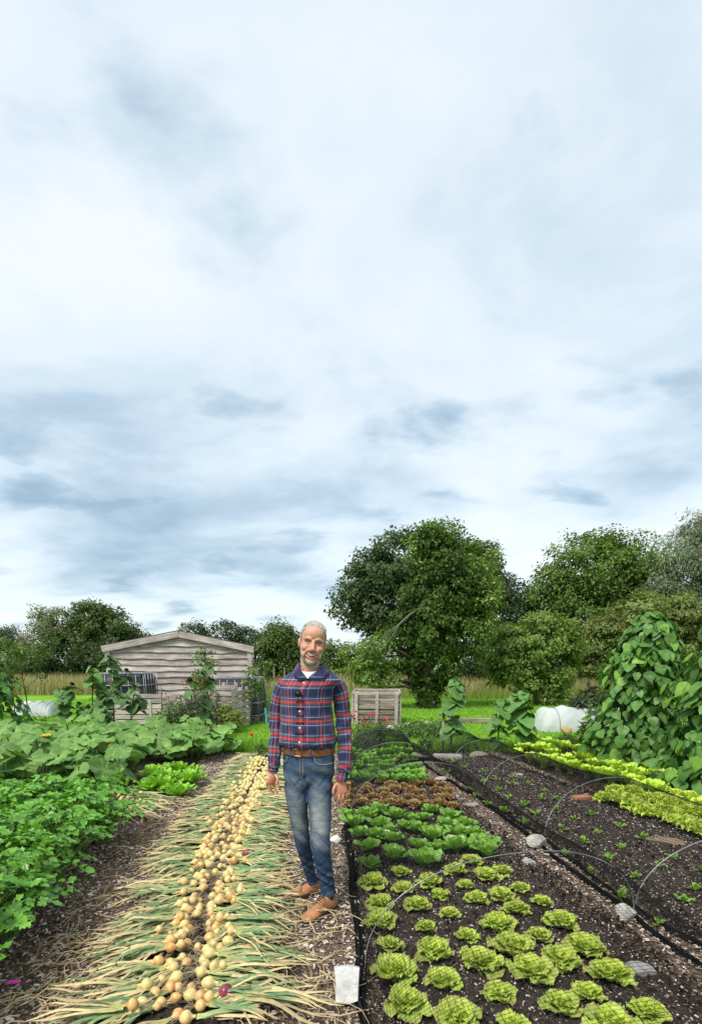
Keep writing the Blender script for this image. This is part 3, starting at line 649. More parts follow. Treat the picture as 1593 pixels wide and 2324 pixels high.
def palm(n, m, kind, seed, c_lo, c_hi, vein, droop=.12):
    """broad heart-shaped or lobed blade of unit radius; the stalk meets it at the origin"""
    g = np.random.default_rng(seed); lim = R(176) if kind == 'bean' else R(166); th = np.linspace(-lim, lim, n); r = np.linspace(0, 1, m + 1)[1:]
    if kind == 'squash': rad = .86 + .10 * np.cos(th * 5) * (np.abs(th) < 2.3) + .12 * np.cos(th) + .02 * np.sin(th * 23)
    elif kind == 'heart': rad = .62 + .30 * np.exp(-(th / .55) ** 2) + .14 * np.exp(-((np.abs(th) - 2.2) / .6) ** 2) + .015 * np.sin(th * 25)
    else: rad = .55 + .42 * np.exp(-(th / .5) ** 2) + .1 * np.exp(-((np.abs(th) - 1.9) / .6) ** 2)
    rad *= 1 + g.normal(0, .03, n); RR, TT = np.meshgrid(r, th, indexing='ij'); Q = RR * rad[None]
    ph = g.uniform(0, 6.28, 4)
    X = Q * np.sin(TT); Y = Q * np.cos(TT); ang = np.abs(TT)
    va = np.array((0, .78, 1.55, 2.3)) if kind == 'squash' else np.array((0, .8, 1.6, 3.3)); dv = np.min(np.abs(ang[..., None] - va), -1); vv = np.exp(-(dv * Q / .035) ** 2)
    Z = (.16 if kind == 'squash' else .10) * Q ** 1.3 * (1 if kind == 'squash' else np.abs(np.sin(TT)) * 1.6) - droop * 2.0 * np.maximum(Q - .45, 0) ** 1.5 - (.055 * Q * np.cos(dv * 7) if kind == 'squash' else .03 * Q * np.cos(np.minimum(dv, .45) * 7)) + .04 * Q ** 2 * np.sin(TT * 6 + ph[0]) + .03 * Q ** 2 * np.sin(TT * 11 + ph[1])
    V = np.concatenate([[(0, 0, 0)], np.stack([X, Y, Z], -1).reshape(-1, 3)])
    j = np.arange(n - 1); T3 = np.stack([np.zeros(n - 1, int), 1 + j, 1 + j + 1], 1)
    i = np.arange(m - 1)[:, None]; j = j[None]; F = np.stack([1 + i * n + j, 1 + i * n + j + 1, 1 + (i + 1) * n + j + 1, 1 + (i + 1) * n + j], -1).reshape(-1, 4)
    k = np.clip(.5 + .5 * wob(V * 6, 1.6, seed + 3), 0, 1); col = mixc(c_lo, c_hi, k)
    vf = np.concatenate([[1], vv.ravel()])[:, None] * (.55 if kind == 'squash' else .3); col = col * (1 - vf) + np.asarray(vein) * vf
    return V, [F[:, ::-1], T3], col
def stalk(mb, P, r0, r1, c, n=6, seg=8):
    P = curve(P, seg); mb.add(*tube(P, np.linspace(r0, r1, seg), n), c)

# ================================================================ SQUASH PATCH
sq_leaf = []
for k in range(5):
    V, F, c = palm(34, 6, 'squash', 100 + k, (.075, .19, .038), (.21, .38, .09), (.38, .5, .2), .06 + .05 * k)
    sq_leaf.append((V, F, c))
g = np.random.default_rng(21)
sq_meshes = []
for k, (V, F, c) in enumerate(sq_leaf):
    o = obj('leaf', V, F, MATTE, None, c); sq_meshes.append(o.data); bpy.data.objects.remove(o)
FLW = vcol('petal', .5, .3)
def squash_plant(cx, cy, n, spread_, label, zt, s0=.19):
    t = thing('squash_plant', label, 'squash plant', (cx, cy, 0), 0, 'squash plants in the patch'); st = MB()
    for k in range(n):
        a = g.uniform(0, 6.28); r = spread_ * math.sqrt(g.uniform(.02, 1)); x, y = math.cos(a) * r, math.sin(a) * r
        z = zt * g.uniform(.45, 1.15) * (1 - .25 * (r / spread_) ** 2)
        o = bpy.data.objects.new('leaf', sq_meshes[g.integers(0, 5)]); C.objects.link(o); o.parent = t
        nr = np.array((x * .5 + g.normal(0, .38), y * .3 - .25 + g.normal(0, .38), 1.0)); ta = np.array((x + g.normal(0, .5), y - .4 + g.normal(0, .5), -.1))
        place(o, (x, y, z), nr, ta, s0 * g.uniform(.55, 1.35))
        stalk(st, [(x * .55, y * .55, 0), (x * .8, y * .8, z * .6), (x, y, z)], .011, .008, (.12, .2, .05), 5, 6)
    st.obj('stalks', LEAF, t); return t
spots = [(-2.65, 7.9, 26, .55, .46), (-3.35, 7.0, 30, .62, .55), (-4.2, 6.6, 28, .6, .56), (-4.0, 7.9, 30, .7, .5), (-5.1, 7.7, 28, .7, .55), (-3.1, 8.9, 28, .7, .5), (-4.7, 9.1, 28, .75, .5), (-3.15, 6.0, 24, .5, .50), (-4.1, 5.6, 24, .55, .52), (-6.0, 9.0, 24, .7, .5), (-2.35, 8.5, 18, .45, .40), (-5.2, 6.4, 20, .6, .5)]
slab = ['squash plant sprawling at the grassy corner of the patch by the poppy', 'squash plant with big leaves above the bright green endives', 'squash plant beside the drying onion heap, broad grey green leaves', 'squash plant in the middle of the patch with yellow flower', 'squash plant at the open side of the patch', 'squash plant under the red dahlias', 'squash plant under the dark sunflowers', 'squash plant crowding the endives and the small onion heap', 'squash plant crowding the celery row', 'squash plant nearest the white cloche tunnel', 'small squash plant next to the lawn corner', 'squash plant behind the celery with broad mottled leaves']
for (x, y, n, s_, z), lb in zip(spots, slab): squash_plant(x, y, n, s_, lb, z)
for k, (px, py) in enumerate(((241, 1684), (105, 1668))):
    q = G(px, py, .5); t = thing('squash_flower', ['yellow squash flower in the middle of the patch', 'yellow squash flower towards the fleece tunnel side of the patch'][k], 'flower', q - (0, 0, .06), 0); mb = MB()
    for j in range(5):
        V, F, S, T = bent_leaf(.10, .045, 60, 0, 6, 4, ovate, .3, .010, 2, j); mb.add(rot(V, 0, j * 1.257), F, mixc((.62, .36, .01), (.75, .52, .03), T))
    mb.obj('petals', FLW, t); st = MB(); stalk(st, [(0, 0, 0), (.01, 0, -.1), (0, .02, -.25)], .006, .005, (.15, .25, .05)); st.obj('stalk', LEAF, t)

# ================================================================ CELERY
def celery_leaflet(g):
    ang = np.radians([-100, -78, -60, -48, -34, -20, -9, 0, 9, 20, 34, 48, 60, 78, 100]); rad = np.array([.28, .52, .40, .78, .62, .86, .72, 1.05, .72, .86, .62, .78, .40, .52, .28]) * g.uniform(.9, 1.1, 15)
    V = np.stack([rad * np.sin(ang) * .75, rad * np.cos(ang), .10 * np.abs(np.sin(ang)) * rad + .05 * np.sin(ang * 7)], 1); V = np.concatenate([[(0, 0, 0)], V])
    j = np.arange(14); return V, np.stack([np.zeros(14, int), j + 2, j + 1], 1)
def celery(seed, label, group):
    g = np.random.default_rng(seed); t = thing('celery_plant', label, 'celery', (0, 0, 0), 0, group); fo = MB(); st = MB()
    for k in range(64):
        a = k * 2.4 + g.normal(0, .2); q = (k + .5) / 64; out = .06 + .30 * q ** .7; H = .50 * (1 - .42 * q ** 1.5) * g.uniform(.85, 1.1)
        tip = np.array((math.cos(a) * out, math.sin(a) * out, H)); b0 = np.array((math.cos(a) * .03, math.sin(a) * .03, 0))
        mid = (b0 + tip) / 2 + np.array((-math.cos(a) * .03, -math.sin(a) * .03, .05)); P = curve([b0, mid, tip], 7); st.add(*tube(P, np.linspace(.007, .003, 7), 5, False), (.16, .28, .06))
        dirv = unit(np.array((math.cos(a), math.sin(a), .5 - .9 * q)) + g.normal(0, .2, 3))
        for i, (off, sd, sz) in enumerate(((.05, 0, 1.0), (.02, 1, .9), (.02, -1, .9), (-.03, 1, .8), (-.03, -1, .8), (-.075, .9, .6), (-.075, -.9, .6))):
            V, F = celery_leaflet(g); nr = unit(np.array((math.cos(a) * .4, math.sin(a) * .4, 1)) + g.normal(0, .28, 3)); side = np.cross(dirv, nr)
            ta = dirv * (1.0 if sd == 0 else .45) + side * sd; Mx = frames(nr[None], ta[None])[0] * .062 * sz * g.uniform(.85, 1.2)
            cc = mixc((.075, .23, .02), (.20, .46, .046), np.clip(np.linalg.norm(V, axis=1) * .7 + g.uniform(-.3, .3) + (q < .35) * .15, 0, 1))
            fo.add(V @ Mx.T + tip + dirv * off, F, cc)
    fo.obj('foliage', GLOSS, t); st.obj('stalks', LEAF, t); return t
CG = 'celery plants in the row beside the path'
cel = [Stamp(celery(200 + k, 'leafy green celery plant in the dense row beside the wood chip path', CG)) for k in range(3)]
g = np.random.default_rng(31)
for i, x0_ in enumerate((-2.06, -2.44, -2.82, -3.2)):
    for j in range(-2, 7):
        y = 2.22 + j * .40 + (i % 2) * .15; x = x0_ - .12 * (y - 3.0)
        if x < -.70 * (y + .9) - .15 or y > 4.45: continue
        cel[g.integers(0, 3)].put((x + g.normal(0, .03), y + g.normal(0, .03), .01), g.uniform(0, 6.28), g.uniform(.9, 1.12), 'leafy green celery plant edging the wood chip path' if i == 0 else 'leafy green celery plant inside the dense bed behind the path edge row')

# ================================================================ ROSETTE VEGETABLES
def rosette(name, label, cat, group, seed, nl, Ln, W, base_a, tip_a, wf, c_in, c_out, c_edge, frill, fk, cup, rib=None, inner=.35, m=LEAF, nv=9, nu=8, heart=True, edge_p=3.0):
    """each outer leaf is a part; the packed middle is one part"""
    g = np.random.default_rng(seed); t = thing(name, label, cat, (0, 0, 0), 0, group); hm = MB(); nout = int(nl * (1 - inner)) if heart else nl
    for k in range(nl):
        q = k / max(nl - 1, 1); a = k * 2.39996 + g.normal(0, .15); L_ = Ln * (1 - .45 * q) * g.uniform(.88, 1.1); a0 = base_a + (86 - base_a) * q + g.normal(0, 4); a1 = tip_a + (80 - tip_a) * q ** 1.2 + g.normal(0, 8)
        V, F, S, T = bent_leaf(L_, W * (1 - .35 * q) * g.uniform(.9, 1.1), a0, a1, nv, nu, wf, cup, frill * (1 - .3 * q), fk, seed * 50 + k)
        e = np.clip(np.maximum(np.abs(S) ** edge_p, T ** (edge_p * 1.3)), 0, 1); col = mixc(mixc(c_out, c_in, np.full(len(S), q)), c_edge, e * (1 - .5 * q) * g.uniform(.5, 1))
        if rib is not None:
            rf = np.exp(-(S / .12) ** 2) * np.clip(1.1 - T, 0, 1); col = mixc(np.zeros(3), np.ones(3), np.zeros(len(S))) + col * (1 - rf[:, None]) + np.asarray(rib) * rf[:, None]
        col = col * g.uniform(.88, 1.12)
        V = rot(V, 0, a) + (0, 0, .004 + .012 * q)
        if k < nout: obj('leaf', V, F, m, t, col)
        else: hm.add(V, F, col)
    if hm.n: hm.obj('heart', m, t)
    return t
flat_end = lambda t: .14 + .86 * np.sqrt(np.clip(1 - (np.abs(t - .62) / np.where(t > .62, .395, .68)) ** 2.2, 0, 1))
LG = 'red edged lettuces under the near netting'
let = [Stamp(rosette('lettuce', 'frilly green lettuce with bronze edged leaves under the black netting', 'lettuce', LG, 300 + k, 22, .165, .068, 32, -4, flat_end, (.60, .76, .08), (.40, .58, .085), (.36, .30, .12), .015, 1.9, .14, (.40, .48, .16), .45)) for k in range(4)]
g = np.random.default_rng(41)
LP = [(285, 895), (300, 1015), (355, 1150), (470, 925), (505, 1050), (565, 1210), (435, 820), (605, 860), (665, 975), (740, 815), (800, 915), (745, 1100), (880, 1015), (800, 1235), (1000, 965), (910, 860), (1005, 805), (1100, 915), (1115, 1100), (1000, 1150), (1210, 1025), (1370, 1180), (1220, 1235), (650, 705), (600, 645), (535, 765), (495, 685), (395, 735), (690, 610), (755, 592), (830, 660), (755, 695), (815, 750), (920, 715), (560, 590), (450, 635), (340, 665), (240, 725), (245, 800), (210, 640), (330, 592), (625, 548)]
for zx, zy in LP:
    q = G(*r4(zx, zy), .07); let[g.integers(0, 4)].put((q[0], q[1], .03), g.uniform(0, 6.28), g.uniform(.62, 1.06) * (.86 if zy > 900 else .76), 'frilly green lettuce with bronze edged leaves ' + ('in front of the tall grey hoop' if zy > 880 else 'beside the cabbages under the net' if zy < 670 else 'just beneath the tall grey hoop'))
PG = 'chinese cabbages under the netting'
pak = [Stamp(rosette('chinese_cabbage', 'broad leaved green cabbage with pale ribs under the black netting', 'cabbage', PG, 320 + k, 11, .19, .07, 42, 12, obov, (.30, .50, .075), (.17, .37, .05), (.19, .39, .06), .008, 2.0, .35, (.38, .50, .24), .0, GLOSS, 9, 6, False)) for k in range(3)]
PP = [(205, 570), (300, 530), (430, 555), (190, 495), (290, 460), (400, 485), (560, 495), (690, 515), (150, 435), (640, 445), (345, 405), (460, 450), (520, 405), (600, 400), (235, 400), (130, 395), (420, 370), (240, 345), (530, 370), (110, 360), (370, 375), (460, 340), (310, 365), (180, 365), (640, 495), (570, 440), (400, 420), (215, 445), (490, 500), (680, 480), (280, 420)]
for zx, zy in PP:
    q = G(*r4(zx, zy), .08); pak[g.integers(0, 3)].put((q[0], q[1], .03), g.uniform(0, 6.28), g.uniform(.66, .98))
RG = 'red oak leaf lettuces across the netted bed'
red = [Stamp(rosette('red_lettuce', 'small red brown lettuce in the band across the netted bed', 'lettuce', RG, 340 + k, 16, .13, .055, 30, 5, flat_end, (.42, .44, .11), (.40, .24, .12), (.38, .15, .11), .018, 2.4, .1, None, .5, LEAF, 7, 6)) for k in range(2)]
for j in range(4):
    for i in range(9):
        q = G(*r4(70 + i * 54 + j * 14 + g.normal(0, 7), 232 + j * 28 + g.normal(0, 5)), .06)
        red[g.integers(0, 2)].put((q[0], q[1], .03), g.uniform(0, 6.28), g.uniform(.75, 1.05))
BG = 'leafy turnips at the far end of the netted bed'
bk = [Stamp(rosette('turnip_plant', 'small leafy green turnip plant at the far end of the netted bed', 'turnip', BG, 350 + k, 10, .17, .045, 58, 10, obov, (.26, .5, .07), (.19, .43, .05), (.22, .46, .06), .012, 2.2, .15, None, .4, LEAF, 7, 4)) for k in range(2)]
for j in range(6):
    for i in range(8):
        q = G(*r4(80 + i * 40 + j * 12 + g.normal(0, 5), 105 + j * 22 + g.normal(0, 4)), .07)
        if q[1] < 8.6: bk[g.integers(0, 2)].put((q[0], q[1], .03), g.uniform(0, 6.28), g.uniform(.9, 1.2))
SG = 'seedlings dotted over the dark bed'
sd_ = [Stamp(rosette('seedling', 'tiny green seedling planted out in the dark netted bed', 'seedling', SG, 360 + k, 4 + k, .085, .022, 48, 0, obov, (.26, .42, .06), (.19, .36, .05), (.2, .36, .05), .006, 2, .2, None, 0, LEAF, 6, 4, False)) for k in range(3)]
SP = [(1510, 735), (1405, 830), (1310, 630), (1250, 510), (1205, 560), (1155, 450), (1130, 370), (1055, 388), (1000, 432), (1090, 487), (1020, 538), (1125, 612), (1245, 715), (1350, 475), (1245, 422), (900, 368), (845, 407), (760, 357), (845, 333), (975, 345), (910, 302), (785, 297), (690, 323), (735, 265), (680, 234), (795, 242), (860, 242), (730, 220), (640, 290), (610, 258), (930, 270), (985, 300), (1410, 587), (1480, 552), (1565, 688), (590, 170), (510, 188), (560, 145), (680, 190), (800, 210), (1590, 600), (620, 130)]
for zx, zy in SP:
    q = G(*r4(zx, zy), .02); sd_[g.integers(0, 3)].put((q[0], q[1], .025), g.uniform(0, 6.28), g.uniform(.75, 1.3))
EG = 'endives at the corner of the squash patch'
en = [Stamp(rosette('endive', 'bright light green endive at the corner of the squash patch', 'endive', EG, 370 + k, 34, .27, .045, 38, 14, obov, (.34, .58, .065), (.21, .47, .04), (.27, .53, .055), .014, 3.0, .15, (.3, .46, .12), .35, LEAF, 9, 5)) for k in range(2)]
for px, py in ((345, 1790), (405, 1800), (375, 1770), (430, 1775), (350, 1760), (405, 1752), (435, 1757), (375, 1790)):
    q = G(px, py, .08); en[g.integers(0, 2)].put((q[0], q[1], .015), g.uniform(0, 6.28), g.uniform(.9, 1.15))
g = np.random.default_rng(42)
KG = 'upright cos lettuces beside the bean wigwams'; HG = 'loose butterhead lettuces beside the seedling bed'
cos_ = [Stamp(rosette('cos_lettuce', 'upright bright yellow green cos lettuce in the row by the beans', 'lettuce', KG, 380 + k, 20, .25, .062, 62, 32, obov, (.56, .70, .08), (.43, .63, .06), (.46, .65, .07), .012, 2.4, .3, (.5, .6, .22), .4, LEAF, 9, 5)) for k in range(2)]
for i in range(11):
    for j in range(3):
        f = i / 10; px = 1168 + f * 320 + j * 27 - (1 - f) * j * 6; py = 1728 + f * 85 - j * 17
        q = G(px + g.normal(0, 4), py + g.normal(0, 3), .02); cos_[g.integers(0, 2)].put((q[0], q[1], .03), g.uniform(0, 6.28), g.uniform(.85, 1.12))
but = [Stamp(rosette('butterhead_lettuce', 'loose crinkled pale green lettuce in the row near the seedling bed', 'lettuce', HG, 390 + k, 24, .17, .085, 24, 0, flat_end, (.66, .78, .12), (.54, .70, .085), (.58, .68, .12), .026, 2.8, .15, (.5, .58, .24), .45, LEAF, 9, 8)) for k in range(2)]
for i in range(9):
    for j in range(3):
        f = i / 8; px = 1370 + f * 260 + j * 30; py = 1823 + f * 80 - j * 18
        q = G(px + g.normal(0, 4), py + g.normal(0, 3), .02); but[g.integers(0, 2)].put((q[0], q[1], .03), g.uniform(0, 6.28), g.uniform(.85, 1.15))

# ================================================================ ONIONS
def bulb_mesh(seed):
    g = np.random.default_rng(seed); n, a = 14, np.arange(14) / 14 * 6.283
    prof = [(-.034, .004), (-.030, .014), (-.020, .027), (-.006, .0345), (.008, .036), (.020, .029), (.028, .018), (.036, .0105), (.050, .0085)]
    V = np.array([[(r * math.cos(t) * (1 + .03 * math.sin(3 * t)), y, r * math.sin(t)) for t in a] for y, r in prof]); V[:, :, 0] += .003 * g.normal(); V = V.reshape(-1, 3)
    i = np.arange(8)[:, None]; j = np.arange(n)[None]; k = (j + 1) % n; F = np.stack([i * n + j, i * n + k, (i + 1) * n + k, (i + 1) * n + j], -1).reshape(-1, 4)
    return V * np.array((1, g.uniform(.85, 1.1), 1)), F
def onion_mat(far=False):
    m, t, p, o = mat('onion_skin'); rnd = objrand(t) if not far else nnoise(t, 9.0, 1); tcn = t.nodes.new('ShaderNodeTexCoord')
    st = nnoise(t, 1.0, 5, .6, tcn.outputs['Object'], (120, 14, 120)); bl = nnoise(t, 22.0, 4, .6, tcn.outputs['Object'])
    ad = nmath(t, 'ADD', nmath(t, 'MULTIPLY', bl, .75), nmath(t, 'MULTIPLY', rnd, .42 if not far else .15))
    c = nramp(t, ad, [(.22, (.52, .52, .19)), (.45, (.64, .53, .23)), (.66, (.68, .49, .21)), (.82, (.58, .31, .10)), (.96, (.42, .16, .05))])
    c = nmix(t, c, nramp(t, st, [(.35, (.72, .66, .6)), (.6, (1.1, 1.08, 1.0))]), .8, 'MULTIPLY')
    t.links.new(c, p.inputs['Base Color']); p.inputs['Roughness'].default_value = .38; nbump(t, p, st, .35, .003); return m
ONION = onion_mat(); REDONION = plain('red_onion_skin', (.22, .03, .06), .35, 0, None, .4, .5, 40); ROOT = plain('dry_roots', (.46, .38, .24), .9, 0, None, .25, .1)
def onion_tops(seed):
    g = np.random.default_rng(seed); mb = MB()
    for k in range(g.integers(6, 10)):
        L_ = g.uniform(.30, .52); nv = 9; t = np.linspace(0, 1, nv + 1); W = g.uniform(.006, .0112)
        side = g.normal(0, .22); kink = g.uniform(.35, .9); lift = g.uniform(.015, .055); kk = g.normal(0, .22)
        x = L_ * (side * t + kk * np.maximum(t - kink, 0) * 1.6 + .03 * np.sin(t * 7 + g.uniform(0, 6))); y = .045 + L_ * t * .97; z = lift * np.sin(np.minimum(t * 2.6, math.pi)) * .9 + (.0 - .026) * t ** .5 + .012 * np.sin(t * 9 + g.uniform(0, 6)) * t + g.uniform(0, .03) * t
        wd = W * np.clip(.75 + t * 1.2, 0, 1.25) * np.sqrt(np.clip(1.02 - t ** 3, .02, 1))
        V = np.stack([np.stack([x - wd, y, z - wd * .35], 1), np.stack([x, y, z + wd * .55], 1), np.stack([x + wd, y, z - wd * .35], 1)], 1).reshape(-1, 3)
        i = np.arange(nv)[:, None]; j = np.arange(2)[None]; F = np.stack([i * 3 + j, i * 3 + j + 1, (i + 1) * 3 + j + 1, (i + 1) * 3 + j], -1).reshape(-1, 4)
        T = np.repeat(t, 3); dry = g.uniform(0, 1) < .32; gr = np.array((.125, .205, .095)) * g.uniform(.7, 1.6) + np.array((.03, 0, -.01)) * g.uniform(0, 1); yg = np.array((.42, .48, .18)); dr = np.array((.56, .45, .24)) * g.uniform(.6, 1.15)
        if dry: c = mixc(np.array((.42, .38, .15)), dr, np.clip(T * 2.2, 0, 1))
        else: c = mixc(mixc(yg, gr, np.clip(T * 3.2, 0, 1)), dr, np.clip((T - g.uniform(.55, 1.0)) * 5, 0, 1))
        mb.add(V, F, c)
    return mb
def onion_roots(seed):
    g = np.random.default_rng(seed); mb = MB()
    for k in range(11):
        d = np.array((g.normal(0, .55), -1, g.normal(0, .35))) * g.uniform(.03, .075); p0 = np.array((0, -.031, 0)); m1 = p0 + d * .5 + g.normal(0, .008, 3); p2 = p0 + d; p2[2] = min(p2[2], 0) - .012
        mb.add(*tube(curve([p0, m1, p2], 5), np.linspace(.0011, .0006, 5), 3, False), (.5, .42, .28))
    return mb
bm_, tm_, rm_ = [], [], []
for k in range(4): o = obj('bulb', *bulb_mesh(k), ONION); bm_.append(o.data); bpy.data.objects.remove(o)
for k in range(12): o = onion_tops(400 + k).obj('tops', STRAW); tm_.append(o.data); bpy.data.objects.remove(o)
for k in range(4): o = onion_roots(450 + k).obj('roots', ROOT); rm_.append(o.data); bpy.data.objects.remove(o)
redm = bm_[0].copy(); redm.materials.clear(); redm.materials.append(REDONION)
def onion(loc, ang, s, label, group, roll=0.0, bulb=None):
    t = thing('onion', label, 'onion', loc, ang - math.pi / 2, group, s)
    for nm, dl in (('bulb', bulb or bm_[g.integers(0, 4)]), ('tops', tm_[g.integers(0, 12)]), ('roots', rm_[g.integers(0, 4)])):
        o = bpy.data.objects.new(nm, dl); C.objects.link(o); o.parent = t
        if nm != 'tops': o.rotation_euler = (0, g.uniform(0, 6.28), 0)
        else: o.scale = (random.choice((-1, 1)), g.uniform(.85, 1.15), g.uniform(.8, 1.3))
    return t
g = np.random.default_rng(55)
mid = np.array([G(*p) for p in ((405, 2322), (420, 2255), (452, 2130), (480, 2020), (517, 1906), (560, 1812), (600, 1735), (604, 1722))])
mc = curve(mid, 200); cum = np.concatenate([[0], np.cumsum(np.linalg.norm(np.diff(mc, axis=0), axis=1))])
OA = [('golden onion with its top laid out towards the celery bed', -1, 'onions drying with tops laid towards the celery'), ('golden onion with its top laid out towards the netted bed', 1, 'onions drying with tops laid towards the netting')]
cand = []; ZN = (', level with the stone slab', ', level with the shoes', ', level with the small heap', ', level with the endives')
for lab, sd, grp in OA:
    s = 0.0
    while s < cum[-1]:
        i = np.searchsorted(cum, s); i = min(max(i, 1), 198); p = mc[i]; T = unit(mc[i + 1] - mc[i - 1]); nrm = np.array((T[1], -T[0], 0)) * sd
        ncol = g.choice((2, 3, 4), p=(.25, .55, .2))
        for j in range(ncol):
            off = .044 + j * .05 + g.normal(0, .016); q = p + nrm * off + T * g.normal(0, .03)
            an = math.atan2(nrm[1], nrm[0]) + (R(20) if sd < 0 else -R(13)) + g.normal(0, .24); sz = g.uniform(.55, .95)
            cand.append((q[1], q, an, sz, j, lab, grp))
        s += .076
cand.sort(key=lambda c: c[0]); nred = 0
far_b, far_t = MB(), MB()
for k, (yy, q, an, sz, j, lab, grp) in enumerate(cand):
    z = .02 + .032 * sz + (.022 * j if j else 0) * g.uniform(.2, 1.1)
    zone = 0 if yy < 2.75 else 1 if yy < 3.7 else 2 if yy < 5.2 else 3
    if k < 300: onion((q[0], q[1], z), an, sz, lab + ZN[zone], grp)
    else:
        c, s_ = math.cos(an - math.pi / 2), math.sin(an - math.pi / 2); Mz = np.array([[c, -s_, 0], [s_, c, 0], [0, 0, 1]]) * sz
        V, F = bulb_mesh(k % 4); far_b.add(V @ Mz.T + (q[0], q[1], z), F)
        V, F, cc = onion_tops(400 + k % 12).arrays(); far_t.add(V @ Mz.T + (q[0], q[1], z), F, cc)
if far_b.n:
    fo = thing('onion_row', 'far end of the double row of drying onions by the lawn', 'onions'); fo['kind'] = 'stuff'
    a = far_b.obj('bulbs', onion_mat(True), fo); b = far_t.obj('tops', STRAW, fo); a['kind'] = 'stuff'; b['kind'] = 'stuff'
for px, py, lab in ((512, 2258, 'purple red onion among golden ones at the end of the row by the stone slab'), (560, 1942, 'purple red onion halfway along the row'), (585, 1880, 'purple red onion lying beside a pale one in the far row')):
    q = G(px, py, .06); onion((q[0], q[1], .075), R(-15), 1.0, lab, None, 0, redm)
for k in range(20):
    q = G(285 + 70 * (k % 7) / 6 + g.normal(0, 6), 1806 + 16 * (k // 7) + g.normal(0, 4), .06); onion((q[0] - .12, q[1], .04 + g.uniform(0, .05)), R(-25) + g.normal(0, .3), .9, 'onion in the small heap between celery and endives', 'onions in the small heap')
# loose dry leaves that have come off the onions
lt = MB()
for k in range(420):
    i = g.integers(5, 195); p = mc[i]; sd = g.choice((-1, 1)); q = p + np.array((sd * g.uniform(.15, .75), g.normal(0, .1), .035 + g.uniform(0, .05)))
    if q[1] > 6: continue
    a = (math.pi if sd < 0 else 0) + g.normal(0, .6) + (.4 if sd < 0 else -.3); L_ = g.uniform(.12, .34); t = np.linspace(0, 1, 7); bx_ = np.stack([np.cos(a + .5 * np.sin(t * 4 + k)) * t * L_, np.sin(a + .5 * np.sin(t * 4 + k)) * t * L_, .02 * np.sin(t * 6 + k) - .03 * t], 1)
    lt.add(*tube(q + bx_, .0032 * np.sqrt(np.clip(1.05 - t, 0, 1)) + .0006, 4, False), np.array((.55, .43, .24)) * g.uniform(.6, 1.15))
o = lt.obj('dry_onion_leaves', STRAW); tag(o, 'loose dry straw coloured onion leaves strewn beside the row', 'dry leaves', None, 'stuff')
V, F, S, T = bent_leaf(.075, .019, 25, -20, 7, 4, ovate, .35, .003, 2, 3); q = G(14, 2246); o = obj('petal', V, F, FLW, None, mixc((.62, .04, .36), (.7, .1, .45), T), loc=(q[0] + .0, q[1], .022)); o.rotation_euler = (0, 0, R(-80)); tag(o, 'bright pink fallen petal lying on the wood chips', 'petal')

